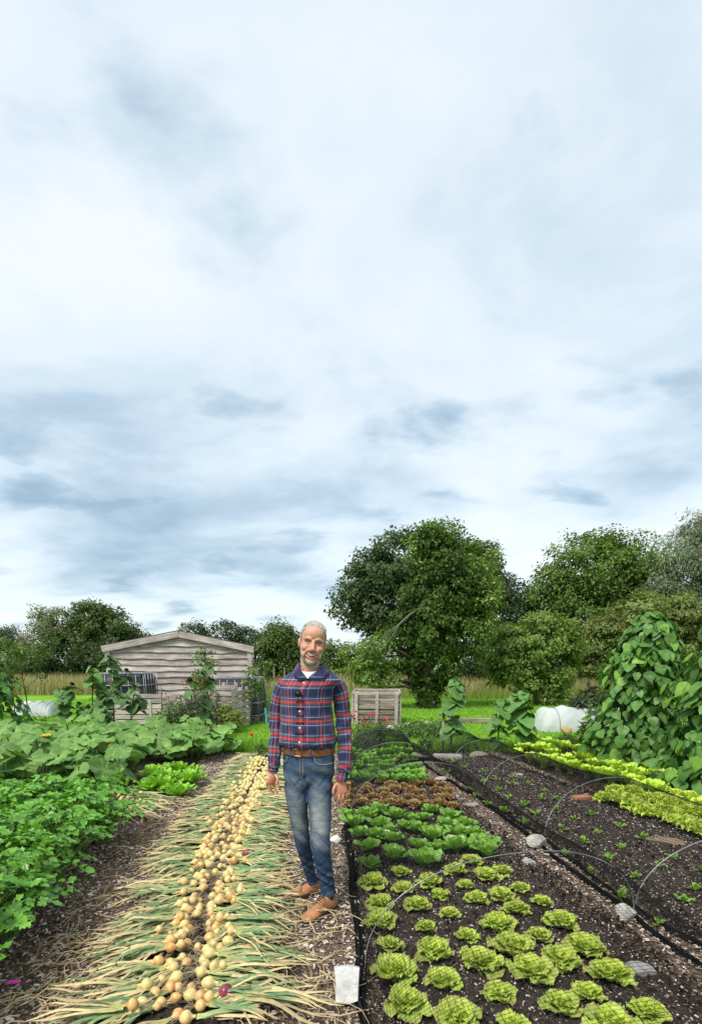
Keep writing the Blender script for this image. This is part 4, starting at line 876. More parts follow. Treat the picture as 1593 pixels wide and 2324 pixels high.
# ================================================================ NETTED TUNNELS
def tunnel(label, hoops, gh, seed, cell=.021, apl_=.28, apr=.30):
    """hoops: (left foot, right foot, height); gh = far end of the net on the ground (left, right)"""
    g = np.random.default_rng(seed); base = np.array((*((hoops[1][0] + hoops[1][1]) / 2)[:2], 0)); t = thing('net_tunnel', label, 'net tunnel', base)
    def arc(h, a, k=1.0):
        Lf, Rt, H = h; m = (Lf + Rt) / 2; d = (Rt - Lf) / 2; ca = np.cos(a)[:, None]; sa = np.sin(a)[:, None]
        return m - d * np.sign(ca) * np.abs(ca) ** .9 + np.array((0, 0, 1)) * (H * k * sa ** .85)
    for h in hoops:
        P = arc(h, np.linspace(0, math.pi, 40)); P[0, 2] = P[-1, 2] = -.05; obj('hoop', *tube(P - base, .0036, 7), HOOP, t)
    nA = 46; aa = np.linspace(0, math.pi, nA); keys = []
    sect = [arc(h, aa) for h in hoops]
    fl = [np.array((*gh[0][:2], .02)), np.array((*gh[1][:2], .02))]; u = np.linspace(0, 1, nA)[:, None]; sect.append(fl[0] * (1 - u) + fl[1] * u)
    rows = []; per = 26
    for i in range(len(sect) - 1):
        for k in range(per if i < len(sect) - 2 else per + 1):
            f = k / per; P = sect[i] * (1 - f) + sect[i + 1] * f; sag = 1 - (.13 if i < len(sect) - 2 else -.2) * 4 * f * (1 - f); P = P.copy(); P[:, 2] = P[:, 2] * sag + .012; rows.append(P)
    Gd = np.array(rows)                                                     # (along, across, 3)
    inw = np.sin(aa)[None, :]; Gd[:, :, 0] += .012 * np.sin(np.arange(len(Gd)) * .5)[:, None] * (1 - inw) ; Gd[:, :, 2] += .010 * wob(Gd.reshape(-1, 3), 9, seed).reshape(Gd.shape[:2]) * inw + .004
    def strands(Gr, name, step_u, step_v, r):
        nu_, nv_ = Gr.shape[:2]; mb_V, mb_F, n0 = [], [], 0
        lv = np.linalg.norm(np.diff(Gr, axis=0), axis=2).mean(1).sum(); lu = np.linalg.norm(np.diff(Gr, axis=1), axis=2).mean(0).sum()
        def put(P, rr):
            nonlocal n0
            V, Fs = tube(P, rr, 3, False); mb_V.append(V); mb_F.append(Fs[0] + n0); n0 += len(V)
        m = max(2, int(lv / step_v)); 
        for f in np.linspace(0, nu_ - 1.001, m):
            i = int(f); P = Gr[i] * (1 - f + i) + Gr[min(i + 1, nu_ - 1)] * (f - i); put(P - base, r)
        m = max(2, int(lu / step_u)); idx = np.arange(0, nu_, 3)
        for f in np.linspace(0, nv_ - 1.001, m):
            i = int(f); P = Gr[:, i] * (1 - f + i) + Gr[:, min(i + 1, nv_ - 1)] * (f - i); put(P[np.append(idx, nu_ - 1)] - base, r)
        o = obj(name, np.concatenate(mb_V), np.concatenate(mb_F), NET, t, None, False); o['kind'] = 'stuff'; return o
    strands(Gd, 'net', cell, cell, .00085)
    for side, apw in ((0, apl_), (-1, apr)):                                # crumpled spare net along the ground
        edge = Gd[:, side]; dr = unit(Gd[:, side] - Gd[:, 6 if side == 0 else -7]) * np.array((1, 1, 0)); ww = apw * (.75 + .45 * np.sin(np.arange(len(edge)) * .23 + seed) * np.sin(np.arange(len(edge)) * .071 + 1))
        q = np.linspace(0, 1, 26); gr = []
        for i in range(len(edge)):
            fold = .5 + .5 * np.sin(q * 19 + i * .35 + 2 * math.sin(i * .11)); x = (q + .10 * np.sin(q * 19 + i * .35 + 2 * math.sin(i * .11)))
            P = edge[i] + dr[i] * (ww[i] * x)[:, None]; P[:, 2] = .012 + .03 * fold * np.sin(q * 2.9 + .15) + .006 * np.sin(i * 1.3 + q * 30); P[:, 1] += .03 * np.sin(q * 9 + i * .8); gr.append(P)
        strands(np.array(gr), 'net_hem', .006, .010, .0013)
    return t
z2 = lambda p: np.array((p[0], p[1], 0.0))
T1 = [(np.array((.10, .95, 0)), np.array((1.98, 1.2, 0)), .42), (z2(G(829, 2196)), z2(G(1437, 2093)), .54), (z2(G(796, 1856)), z2(G(1086, 1818)), .50), (np.array((-.02, 6.55, 0)), z2(G(986, 1758)), .48), (np.array((-.06, 8.1, 0)), np.array((1.02, 8.35, 0)), .46)]
tunnel('black mesh net tunnel over bronze edged lettuces and cabbages', T1, (np.array((-.05, 8.9)), np.array((.95, 9.0))), 70, .021, .28, .13)
T2 = [(np.array((2.25, 1.6, 0)), np.array((3.95, 1.75, 0)), .5), (z2(G(1440, 2066)), np.array((3.55, 3.25, 0)), .50), (z2(G(1234, 1906)), np.array((3.05, 5.0, 0)), .48), (z2(G(1091, 1817)), np.array((2.65, 6.35, 0)), .45), (z2(G(1021, 1755)), np.array((2.42, 7.5, 0)), .44), (np.array((1.25, 8.4, 0)), np.array((2.2, 8.5, 0)), .40)]
tunnel('black mesh net tunnel over dark bare bed with seedlings', T2, (np.array((1.25, 8.95)), np.array((2.15, 9.0))), 71, .021, .10, .34)

# ================================================================ STONES
def stone(label, loc, size, c, seed, rz=0.0, cat='stone', name='stone', flatk=1.0):
    g = np.random.default_rng(seed); V, F = ellipsoid((0, 0, 0), (1, 1, 1), 16, 10)
    for k in range(9):
        d = unit(g.normal(size=3)); h = g.uniform(.55, .82); s = V @ d; V = V - np.maximum(s - h, 0)[:, None] * d * .92
    V = V * (1 + .05 * wob(V, 4, seed)[:, None]) * np.asarray(size) / 2
    V[:, 2] -= V[:, 2].min(); o = obj(name, V, F, STONE, None, c, False, loc=(loc[0], loc[1], -.005)); o.rotation_euler = (0, 0, rz); return tag(o, label, cat)
LIME = (.56, .54, .48)
def slab_stone():
    q = G(788, 2272); t = thing('stone_slab', 'flat pale stone block weighing down the net beside the path', 'stone', (q[0], q[1], 0), R(4))
    o_ = [(-.058, -.075), (.0, -.082), (.045, -.07), (.052, -.01), (.062, .072), (.01, .084), (-.062, .078), (-.055, .0)]; n = len(o_); V = []
    for d, sc_ in ((-.035, .95), (-.028, 1.0), (.026, 1.0), (.034, .94)):
        for k, (x, z) in enumerate(o_): V.append((x * sc_ + .003 * math.sin(k * 5 + d * 90), d + .004 * math.sin(k * 3.1), z * sc_))
    V = rot(np.array(V), R(-26)); V[:, 2] -= V[:, 2].min(); j = np.arange(n); k = (j + 1) % n
    F = [np.concatenate([np.stack([r * n + j, r * n + k, (r + 1) * n + k, (r + 1) * n + j], 1) for r in range(3)]), np.array([list(range(n))[::-1], list(range(3 * n, 4 * n))])]
    obj('block', V, F, STONE, t, (.60, .60, .58), False)
slab_stone()
SR = [(895, 500, .19, .15, .14, LIME, 'pale angular stone holding the net at a hoop of the seedling tunnel'), (1268, 810, .15, .13, .14, LIME, 'pale pointed stone at the foot of the tall lettuce tunnel hoop'), (865, 572, .12, .10, .08, (.4, .39, .36), 'grey stone under the net hem between the tunnels'), (1430, 495, .34, .16, .10, (.22, .16, .1), 'long brown stone under the net by the pale lettuces'), (500, 215, .24, .12, .06, LIME, 'flat pale stone on the path between the tunnels, far end'), (530, 293, .24, .13, .07, (.45, .44, .41), 'flat grey stone on the path beside the red lettuces'), (625, 325, .20, .1, .06, (.4, .36, .3), 'small flat brownish stone on the path by the cabbages'), (820, 200, .22, .1, .06, (.42, .38, .32), 'flat stone on the net hem by the cos lettuces'), (705, 448, .14, .1, .05, (.38, .33, .28), 'small stone on the path beside the cabbages'), (400, 130, .3, .18, .14, (.42, .40, .35), 'rough grey stone at the far corner of the lettuce tunnel'), (655, 125, .34, .2, .16, (.3, .25, .19), 'brown rough stone at the far corner of the seedling tunnel'), (55, 485, .10, .09, .10, (.66, .65, .62), 'small white stone beside the man holding the net edge'), (1325, 1040, .17, .13, .08, (.3, .29, .28), 'grey stone under the net hem by the nearest lettuces')]
for k, (zx, zy, a, b, c_, cc, lab) in enumerate(SR): q = G(*r4(zx, zy)); stone(lab, q, (a, b, c_), cc, 500 + k, g.uniform(-.4, .4))
q = G(*r4(525, 128)); t = thing('stone_kerb', 'long squared grey kerb stone across the far end of the seedling bed', 'stone', (q[0], q[1], 0), R(-4)); V, F = bevbox(.46, .16, .09, .02); V[:, 2] += .045; obj('block', V, F, STONE, t, (.40, .38, .34), False)
BRICK = plain('brick', (.40, .17, .10), .9, 0, (.5, .005), .3, .2)
for px, py, rz, lab in ((*r4(1085, 305), R(20), 'orange brick lying on the net hem by the cos lettuces'), (1332, 1662, R(5), 'brown brick holding down the white fleece tunnel')):
    q = G(px, py); t = thing('brick', lab, 'brick', (q[0], q[1], .005), rz); V, F = bevbox(.215, .10, .065, .006); V[:, 2] += .033; obj('block', V, F, BRICK, t, None, False)
g = np.random.default_rng(77)
for k, (px, py, a, b, c_, lab) in enumerate(((895, 1660, .7, .4, .16, 'large flat rock by the foot of the ivy covered tree'), (930, 1655, .6, .35, .18, 'grey rock in the edging under the ivy covered tree'), (965, 1648, .55, .3, .12, 'flat rock beside the ivy covered trunk'), (1283, 1668, .28, .2, .2, 'ochre rock at the end of the white fleece tunnel'), (1005, 1650, .5, .3, .12, 'low rock in the edging behind the staked sunflower'))): stone(lab, G(px, py), (a, b, c_), (.40, .38, .32) if k != 3 else (.42, .30, .14), 530 + k, g.uniform(-.4, .4))

# ================================================================ FLEECE TUNNELS
def fleece(label, a, b, H, Wd, seed, alpha):
    m, t_, p_, o_ = mat('white_fleece'); p_.inputs['Base Color'].default_value = (.8, .82, .84, 1); p_.inputs['Roughness'].default_value = .7
    tr = t_.nodes.new('ShaderNodeBsdfTransparent'); tl = t_.nodes.new('ShaderNodeBsdfTranslucent'); tl.inputs[0].default_value = (.75, .77, .8, 1); m1 = t_.nodes.new('ShaderNodeMixShader'); m1.inputs[0].default_value = .35; m2 = t_.nodes.new('ShaderNodeMixShader'); m2.inputs[0].default_value = alpha
    t_.links.new(p_.outputs[0], m1.inputs[1]); t_.links.new(tl.outputs[0], m1.inputs[2]); t_.links.new(tr.outputs[0], m2.inputs[1]); t_.links.new(m1.outputs[0], m2.inputs[2]); t_.links.new(m2.outputs[0], o_.inputs[0])
    a = np.asarray(a, float); b = np.asarray(b, float); ax = unit(b - a); sd = np.array((-ax[1], ax[0], 0)); ln = np.linalg.norm(b - a); t = thing('fleece_tunnel', label, 'fleece tunnel', a)
    nA, nB = 40, 70; V = []
    for j in range(nB):
        f = j / (nB - 1); e = min(f, 1 - f); k = min(1, e * 14) ** .5; hh = H * k * (1 - .10 * abs(math.sin(f * math.pi * 4)))
        for i in range(nA):
            an = math.pi * i / (nA - 1); V.append(ax * ln * f - sd * math.cos(an) * Wd / 2 * (.75 + .25 * k) + np.array((0, 0, hh * math.sin(an) ** .8)))
    V = np.array(V); V += (.024 * np.stack([wob(V, 9, seed), wob(V, 9, seed + 1), wob(V, 13, seed + 2)], 1) + .012 * np.stack([wob(V, 38, seed + 3), wob(V, 38, seed + 4), wob(V, 38, seed + 5)], 1)) * np.clip(V[:, 2:] * 6, 0, 1); V[:, 2] = np.maximum(V[:, 2], -.02)
    i = np.arange(nB - 1)[:, None]; j = np.arange(nA - 1)[None]; F = np.stack([i * nA + j, i * nA + j + 1, (i + 1) * nA + j + 1, (i + 1) * nA + j], -1).reshape(-1, 4); obj('cover', V, F, m, t)
    for f in (.15, .4, .62, .86):
        an = np.linspace(0, math.pi, 24); P = (ax * ln * f)[None] - sd[None] * (np.cos(an) * (Wd / 2 - .01))[:, None] + np.array((0, 0, 1))[None] * (np.sin(an) ** .8 * (H - .035))[:, None]; obj('hoop', *tube(P, .008, 6), HOOP, t)
qa = G(1218, 1660); fleece('white translucent fleece tunnel on the lawn behind the sunflowers', (qa[0] + .08, qa[1] + .35, -.02), (qa[0] + 2.6, qa[1] + .6, -.02), .56, .9, 80, .72)
qa = G(45, 1624); fleece('white fleece tunnel beside the apple sapling across the squash patch', (qa[0] - .2, qa[1] + .3, -.02), (qa[0] + 1.0, qa[1] + .25, -.02), .42, .8, 84, .85)

# ================================================================ BEAN WIGWAMS
bean_m = []
for k in range(4):
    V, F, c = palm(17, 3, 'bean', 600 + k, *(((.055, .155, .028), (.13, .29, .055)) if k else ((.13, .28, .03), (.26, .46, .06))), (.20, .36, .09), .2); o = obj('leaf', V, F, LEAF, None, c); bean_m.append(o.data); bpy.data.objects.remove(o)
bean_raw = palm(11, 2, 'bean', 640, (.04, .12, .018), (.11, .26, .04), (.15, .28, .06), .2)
def wigwam(label, c, rad, H, seed, nbig, nrest):
    g = np.random.default_rng(seed); t = thing('bean_wigwam', label, 'bean plant', (c[0], c[1], 0)); toc = unit(-np.array((c[0], c[1])))
    for k in range(8):
        a = k * math.pi / 4 + .2; obj('pole', *tube([(math.cos(a) * rad * .8, math.sin(a) * rad * .8, -.05), (-math.cos(a) * .05, -math.sin(a) * .05, H * .98)], .012, 6), POLE, t)
        th = np.linspace(0, 1, 40); rr = rad * .8 * (1 - th) + .0; obj('vine', *tube(np.stack([np.cos(a) * rr + .03 * np.cos(th * 50), np.sin(a) * rr + .03 * np.sin(th * 50), th * H * .97], 1), .004, 4, False), plain('green_vine', (.12, .2, .05), .6), t)
    def spot(n, frontal):
        z = H * 1.03 * (1 - g.uniform(0, 1, n) ** 1.0 * 1.0) ; z = np.clip(z, .04, None); f = z / H; prof = rad * (1.0 - .60 * f ** 1.35) * (1 - .6 * np.clip((f - .93) / .1, 0, 1)); bump = 1 + .10 * np.sin(z * 7 + seed) + g.normal(0, .12, n)
        base_a = math.atan2(toc[1], toc[0]); a = base_a + (g.uniform(-1.75, 1.75, n) if frontal else g.uniform(0, 6.28, n)); r = prof * bump * (1 if frontal else g.uniform(.55, 1.0, n)); d = np.stack([np.cos(a), np.sin(a), np.zeros(n)], 1); P = d * r[:, None]; P[:, 2] = z
        nr = unit(d * .85 + np.array((0, 0, .55)) + g.normal(0, .28, (n, 3))); ta = np.array((0, 0, -1.0)) + d * .25 + g.normal(0, .38, (n, 3)); return P, nr, ta
    P, nr, ta = spot(nbig, True)
    for k in range(nbig):
        o = bpy.data.objects.new('leaf', bean_m[k % 4]); C.objects.link(o); o.parent = t; place(o, P[k], nr[k], ta[k], .108 * g.uniform(.55, 1.3))
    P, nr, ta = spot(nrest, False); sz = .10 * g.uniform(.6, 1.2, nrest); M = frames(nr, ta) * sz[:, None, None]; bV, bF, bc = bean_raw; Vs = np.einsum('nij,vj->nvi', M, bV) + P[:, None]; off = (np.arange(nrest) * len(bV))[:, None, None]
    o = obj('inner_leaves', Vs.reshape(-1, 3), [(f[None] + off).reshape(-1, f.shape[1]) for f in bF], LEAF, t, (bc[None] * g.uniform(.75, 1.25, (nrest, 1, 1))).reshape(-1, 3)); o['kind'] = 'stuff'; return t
pA = G(1440, 1742); wigwam('tall bean wigwam rising clear behind the cos lettuces', pA, .72, 2.13, 61, 290, 1500)
wigwam('bean wigwam leaning over the lettuces at the path end, reaching past the bed edge', (4.5, 6.0), .70, 2.2, 62, 290, 1500)
wigwam('dark bean wigwam far across the squash patch by the fleece tunnel', (PY(-22, 1600, 11.5)[0], 11.5), .8, 1.45, 63, 120, 900)

# ================================================================ SUNFLOWERS, DAHLIAS AND OTHER TALL PLANTS
hm = []
for k in range(3):
    V, F, c = palm(24, 4, 'heart', 660 + k, (.08, .20, .045), (.17, .33, .085), (.25, .38, .15), .22); o = obj('leaf', V, F, MATTE, None, c); hm.append(o.data); bpy.data.objects.remove(o)
    V, F, c = palm(24, 4, 'heart', 670 + k, (.055, .13, .04), (.12, .23, .065), (.19, .25, .12), .22); o = obj('leaf', V, F, MATTE, None, c); hm.append(o.data); bpy.data.objects.remove(o)
def tall_plant(name, label, cat, base, H, nleaf, ls, seed, dark=False, lean=0.0, stemc=(.14, .2, .06), head=None, start=.15, branch=0):
    g = np.random.default_rng(seed); t = thing(name, label, cat, (base[0], base[1], 0)); sm = MB(); stems = []
    main = curve([(0, 0, -.04), (lean * .3, g.normal(0, .02), H * .4), (lean * .7, g.normal(0, .02), H * .75), (lean, 0, H)], 14); sm.add(*tube(main, np.linspace(.016, .007, 14), 7), stemc); stems.append(main)
    for b in range(branch):
        i = int(g.uniform(3, 10)); a = g.uniform(0, 6.28); L_ = H * g.uniform(.3, .5); P = curve([main[i], main[i] + (math.cos(a) * L_ * .4, math.sin(a) * L_ * .4, L_ * .35), main[i] + (math.cos(a) * L_ * .6, math.sin(a) * L_ * .6, L_ * .9)], 9); sm.add(*tube(P, np.linspace(.008, .004, 9), 6), stemc); stems.append(P)
    for k in range(nleaf):
        P = stems[k % len(stems)]; f = start + (1 - start) * g.uniform(0, 1) if k > 3 else 1.0 - .03 * k; p = P[min(int(f * (len(P) - 1)), len(P) - 1)]; a = k * 2.4 + g.normal(0, .3); d = np.array((math.cos(a), math.sin(a), 0)); L_ = ls * g.uniform(.5, .9) * (.55 if f > .93 else 1); q = p + d * L_ * .55 + (0, 0, L_ * .25)
        sm.add(*tube(curve([p, (p + q) / 2 + (0, 0, .02), q], 5), .0035, 5, False), stemc)
        o = bpy.data.objects.new('leaf', hm[(g.integers(0, 3) * 2) + (1 if dark else 0)]); C.objects.link(o); o.parent = t; place(o, q, d * .5 + np.array((0, -.25, .9)) + g.normal(0, .15, 3), d + np.array((0, 0, -.55)) + g.normal(0, .2, 3), ls * g.uniform(.6, 1.05) * (.55 if f > .93 else 1))
    sm.obj('stem', LEAF, t); ends = [P[-1] for P in stems]
    if head:
        for e in ends:
            mb = MB()
            for j in range(22):
                V, F, S, T = bent_leaf(.06, .014, 20 + 30 * (j % 2), -10, 4, 2, ovate, .2, 0, 1, j); mb.add(rot(V, R(40), 0) if False else rot(V, 0, j * .2856), F, np.tile(head, (len(V), 1)) * g.uniform(.7, 1.2))
            V, F = ellipsoid((0, 0, .012), (.035, .035, .018), 12, 6); mb.add(V, F, (.02, .012, .01)); V, F, c = mb.arrays(); V = rot(V, R(-50)); obj('flower_head', V + e, F, FLW, t, c)
    return t
q = G(1015, 1714); tall_plant('sunflower', 'budding sunflower tied to a pale stake at the far end of the beds', 'sunflower', q + (.06, 0, 0), 1.24, 22, .25, 701, start=.25)
ps = PY(1007, 1610, q[1]); st_ = thing('garden_stake', 'pale wooden stake beside the budding sunflower', 'stake', (ps[0], q[1] - .03, 0)); obj('pole', *tube([(0, 0, -.05), (0, 0, ps[2])], .022, 8), POLE, st_)
q = G(1128, 1706); tall_plant('sunflower', 'small sunflower beside the larger leafy one on the lawn edge', 'sunflower', q, .88, 15, .23, 702)
q = G(1172, 1706); tall_plant('sunflower', 'leafy sunflower with broad drooping leaves before the white tunnel', 'sunflower', q + (.05, 0, 0), 1.02, 26, .28, 703)
DKS = (.05, .025, .035); BLK = (.05, .012, .018)
for k, (px, Y, H, ln, nl, br_, lab) in enumerate(((215, 10.6, 1.25, .1, 26, 3, 'dark stemmed sunflower with big leaves before the caged tank'), (262, 10.9, 1.5, .15, 18, 3, 'tallest dark stemmed sunflower with near black flower heads'), (300, 10.5, 1.05, .15, 14, 2, 'shorter dark stemmed sunflower beside the tallest one'), (160, 10.4, .95, -.1, 20, 2, 'low leafy dark stemmed sunflower at the fleece tunnel end of the clump'), (240, 10.2, .9, .05, 22, 2, 'bushy low dark stemmed sunflower in front of the tallest one'))):
    p = PY(px, 1690, Y); tall_plant('dark_sunflower', lab, 'sunflower', (p[0], Y), H, nl + 12, .205, 710 + k, k != 0, ln, DKS, BLK, .35, br_)
p = PY(470, 1720, 8.6); tall_plant('dark_sunflower', 'single dark stemmed sunflower by the red dahlias and pallets', 'sunflower', (p[0], 8.6), 1.35, 22, .17, 715, True, .02, DKS, BLK, .2, 2)
def bush(name, label, cat, base, r, H, c1, c2, seed, flowers=None, nfl=0, ll=.07, lw=.03, ncl=90, group=None, flr=.03, stem=(.1, .15, .05), fz=.75):
    base = np.asarray((base[0], base[1], -.02)); g = np.random.default_rng(seed); t = thing(name, label, cat, base, 0, group); V, F, col, cc = crown_mesh([(np.array((0, 0, H * .5)), np.array((r, r, H * .5)))], ncl, 26, r * .28, ll, lw, c1, c2, seed, shell=.25, up=.6); obj('foliage', V, F, LEAF, t, col)
    st = MB()
    for p in cc[:14]: st.add(*tube(curve([(0, 0, 0), p * (.3, .3, .5), p], 6), np.linspace(.008, .003, 6), 5, False), stem)
    for k in range(nfl):
        a = g.uniform(0, 6.28); e = np.array((math.cos(a) * r * g.uniform(.2, .95), -abs(math.sin(a)) * r * g.uniform(.3, .9), H * g.uniform(fz, 1.15))); mb = MB(); st.add(*tube([e * (.5, .5, .4), e], .004, 5, False), stem)
        for j in range(14):
            Vp, Fp, S, T = bent_leaf(flr * (1.2 - .04 * j), flr * .35, 10 + 5 * j, 0 + 5 * j, 4, 2, ovate, .3, 0, 1, j); mb.add(rot(Vp, 0, j * 2.4), Fp, np.tile(flowers, (len(Vp), 1)) * g.uniform(.75, 1.25))
        Vv, Ff, c = mb.arrays(); obj('flower', rot(Vv, R(35)) + e, Ff, FLW, t, c)
    st.obj('stems', LEAF, t); return t
REDF, PINK, ORG = (.62, .03, .025), (.62, .05, .14), (.6, .2, .02)
p = PY(455, 1690, 10.3); bush('dahlia', 'red flowering dahlia with dark leaves before the pallets', 'dahlia', (p[0], 10.3), .42, 1.05, (.035, .05, .022), (.09, .11, .04), 720, (.6, .05, .06), 12)
p = PY(408, 1690, 10.6); bush('dahlia', 'green dahlia with a single pink red bloom beside the dark leaved one', 'dahlia', (p[0], 10.6), .36, .75, (.06, .13, .02), (.15, .25, .05), 721, (.62, .05, .1), 2)
p = PY(515, 1655, 11.3); bush('shrub', 'yellow green shrub at the foot of the taller pallet', 'shrub', (p[0], 11.3), .36, .62, (.09, .14, .02), (.30, .34, .05), 722, (.5, .45, .05), 5)
p = PY(838, 1700, 8.8); bush('zinnia', 'airy plant with pink and red flowers beside the crate', 'flowers', (p[0], 8.8), .36, .62, (.07, .11, .03), (.16, .2, .07), 723, PINK, 13, .06, .015, 60)
p = PY(862, 1690, 8.9); bush('poppy', 'scarlet flower standing above the pink ones by the net', 'flower', (p[0], 8.9), .12, .58, (.07, .12, .03), (.15, .2, .06), 724, REDF, 1, .06, .012, 12, None, .045)
p = G(588, 1722); bush('poppy', 'single scarlet flower on a thin stem at the end of the onion row', 'flower', (p[0], p[1]), .13, .36, (.10, .18, .03), (.2, .3, .06), 725, REDF, 1, .06, .012, 10, None, .04, (.1, .15, .05), 1.0)
p = PY(1335, 1700, 9.0); bush('dahlia', 'red flower with strap leaves beside the tall bean wigwam', 'flower', (p[0], 9.0), .22, .5, (.05, .11, .02), (.13, .21, .04), 726, REDF, 1, .16, .022, 22)
p = PY(1345, 1620, 11.6); bush('canna', 'dark leaved plant with an orange flower behind the bean wigwam', 'flower', (p[0], 11.6), .4, 1.05, (.05, .07, .045), (.12, .14, .09), 727, ORG, 3, .22, .10, 14)
p = PY(1285, 1700, 9.1); bush('herb_clump', 'low feathery dark green clump beside the cos lettuces', 'herb', (p[0], 9.1), .2, .24, (.04, .09, .03), (.09, .16, .05), 728, None, 0, .06, .008, 60)
p = PY(1000, 1660, 10.8); bush('herb_clump', 'low grey green clump at the stone edging behind the staked sunflower', 'herb', (p[0] - .1, 10.8), .42, .28, (.06, .13, .03), (.14, .24, .06), 729, None, 0, .09, .015, 80)
p = PY(930, 1665, 10.6); bush('herb_clump', 'low leafy green clump on the rocks near the crate', 'herb', (p[0], 10.6), .42, .24, (.07, .15, .03), (.16, .27, .06), 730, None, 0, .09, .018, 80)
p = PY(965, 1710, 8.75); bush('herb_clump', 'small upright green weed at the far corner of the lettuce tunnel', 'herb', (p[0], 8.75), .1, .36, (.05, .12, .02), (.12, .22, .04), 731, None, 0, .06, .03, 16)
for k, (px, py) in enumerate(((1190, 1585), (1230, 1578), (1120, 1575), (1280, 1570), (1160, 1560), (820, 1565))):
    p = PY(px, py, 23.5); bush('meadow_flower', 'clump of yellow flowering weeds in the meadow grass', 'weeds', (p[0], 23.5 + .3 * k), .55, .95, (.11, .16, .03), (.32, .34, .06), 740 + k, None, 0, .12, .04, 50, 'flowering weeds in the meadow')

# saplings, guards and posts
def sapling(label, base, H, seed, guard=True, spread_=.35, c1=(.06, .11, .02), c2=(.17, .26, .06), n=26):
    g = np.random.default_rng(seed); base = np.asarray((base[0], base[1], -.03)); t = thing('apple_sapling', label, 'sapling', base); tr = MB(); P = curve([(0, 0, 0), (.02, 0, H * .4), (-.02, 0, H * .75), (0, 0, H)], 12); tr.add(*tube(P, np.linspace(.016, .006, 12), 6)); ends = []
    for k in range(9):
        i = 5 + k % 6; a = g.uniform(0, 6.28); e = P[i] + np.array((math.cos(a) * spread_, math.sin(a) * spread_, spread_ * .8)) * g.uniform(.5, 1.1); tr.add(*tube(curve([P[i], (P[i] + e) / 2, e], 5), np.linspace(.007, .003, 5), 5, False)); ends.append(e)
    tr.obj('trunk', BARK, t); V, F, col, cc = crown_mesh([(e, np.array((.16, .16, .2))) for e in ends + [P[-1]]], n, 16, .11, .085, .045, c1, c2, seed, shell=.1); obj('crown', V, F, LEAF, t, col)
    if guard: obj('trunk_guard', *tube([(.03, -.02, 0), (.02, -.02, .2), (.0, -.02, .42)], .028, 10, False), plain('blue_plastic', (.12, .42, .62), .4), t)
    return t
p = G(603, 1642); sapling('thin sapling with a blue trunk guard on the lawn beside the man', p, 1.55, 750, True, .18, n=16)
p = G(66, 1650); sapling('leafy young apple tree with a blue trunk guard past the squash patch', (p[0], p[1]), 1.75, 751, True, .55, n=60)
p = PY(478, 1700, 11.2); sapling('tall slim apple sapling growing in front of the shed wall', (p[0], 11.2), 1.75, 752, True, .22, n=34)
p = PY(570, 1640, 12.4); sapling('scraggly sapling leaning on the water tank at the shed corner', (p[0], 12.4), 1.4, 753, False, .2, n=14)
p = PY(20, 1600, 14); sapling('loose young tree beyond the fleece tunnel near the bean wigwam', (p[0], 14.2), 2.0, 754, False, .5, n=50)
for k, (px, Y) in enumerate(((577, 25), (600, 25.3), (622, 25.6), (646, 25.9))):
    p = PY(px, 1540, Y); t = thing('fence_post', 'slim pale post standing in the meadow grass beside the shed', 'post', (p[0], Y, -.05), 0, 'posts in the meadow'); V, F = bevbox(.08, .08, 1.25, .01); obj('post', V + (0, 0, .62), F, POLE, t, None, False)
bd = G(1075, 1640); t = thing('planting_board', 'dark board edging a small bed behind the sunflowers', 'board', (bd[0], bd[1], -.02), R(-6)); V, F = bevbox(1.3, .06, .12, .01); obj('board', V + (0, 0, .07), F, WOOD_D, t, None, False)
# ================================================================ THE MAN
MY = 3.05
mbase = np.array((PY(703, 2060, MY)[0], MY, 0.0))
man = thing('person', 'smiling man in a plaid shirt and faded jeans standing beside the onions', 'person', mbase)
def M_(px, py, yo=0.0): return PY(px, py, MY + yo) - mbase
PXM = 1 / 394.0
def remesh(parts, voxel, smooth=4):
    mb = MB()
    for V, F in parts: mb.add(V, F)
    V, F, _ = mb.arrays(); o = obj('temp', V, F, NET)
    md = o.modifiers.new('r', 'REMESH'); md.mode = 'VOXEL'; md.voxel_size = voxel; md.use_smooth_shade = True
    ms = o.modifiers.new('s', 'SMOOTH'); ms.factor = .5; ms.iterations = smooth
    dg = bpy.context.evaluated_depsgraph_get(); me = bpy.data.meshes.new_from_object(o.evaluated_get(dg))
    n = len(me.vertices); co = np.empty(n * 3, np.float32); me.vertices.foreach_get('co', co); nl = np.empty(n * 3, np.float32); me.vertices.foreach_get('normal', nl)
    q = np.empty(len(me.loops), np.int32); me.loops.foreach_get('vertex_index', q); tot = np.empty(len(me.polygons), np.int32); me.polygons.foreach_get('loop_total', tot)
    st = np.concatenate([[0], np.cumsum(tot)[:-1]]); Fs = [q[(st[tot == k][:, None] + np.arange(k))] for k in (3, 4) if (tot == k).any()]
    bpy.data.objects.remove(o); bpy.data.meshes.remove(me); return co.reshape(-1, 3).astype(float), Fs, nl.reshape(-1, 3).astype(float)
def sealed(V, Fs):                 # weld the doubled seam column of a loft for remeshing
    return V, Fs
def ctube(P, rad, n=14, asp=None):
    P = np.asarray(P, float); V, F = tube(P, rad, n); return V, F
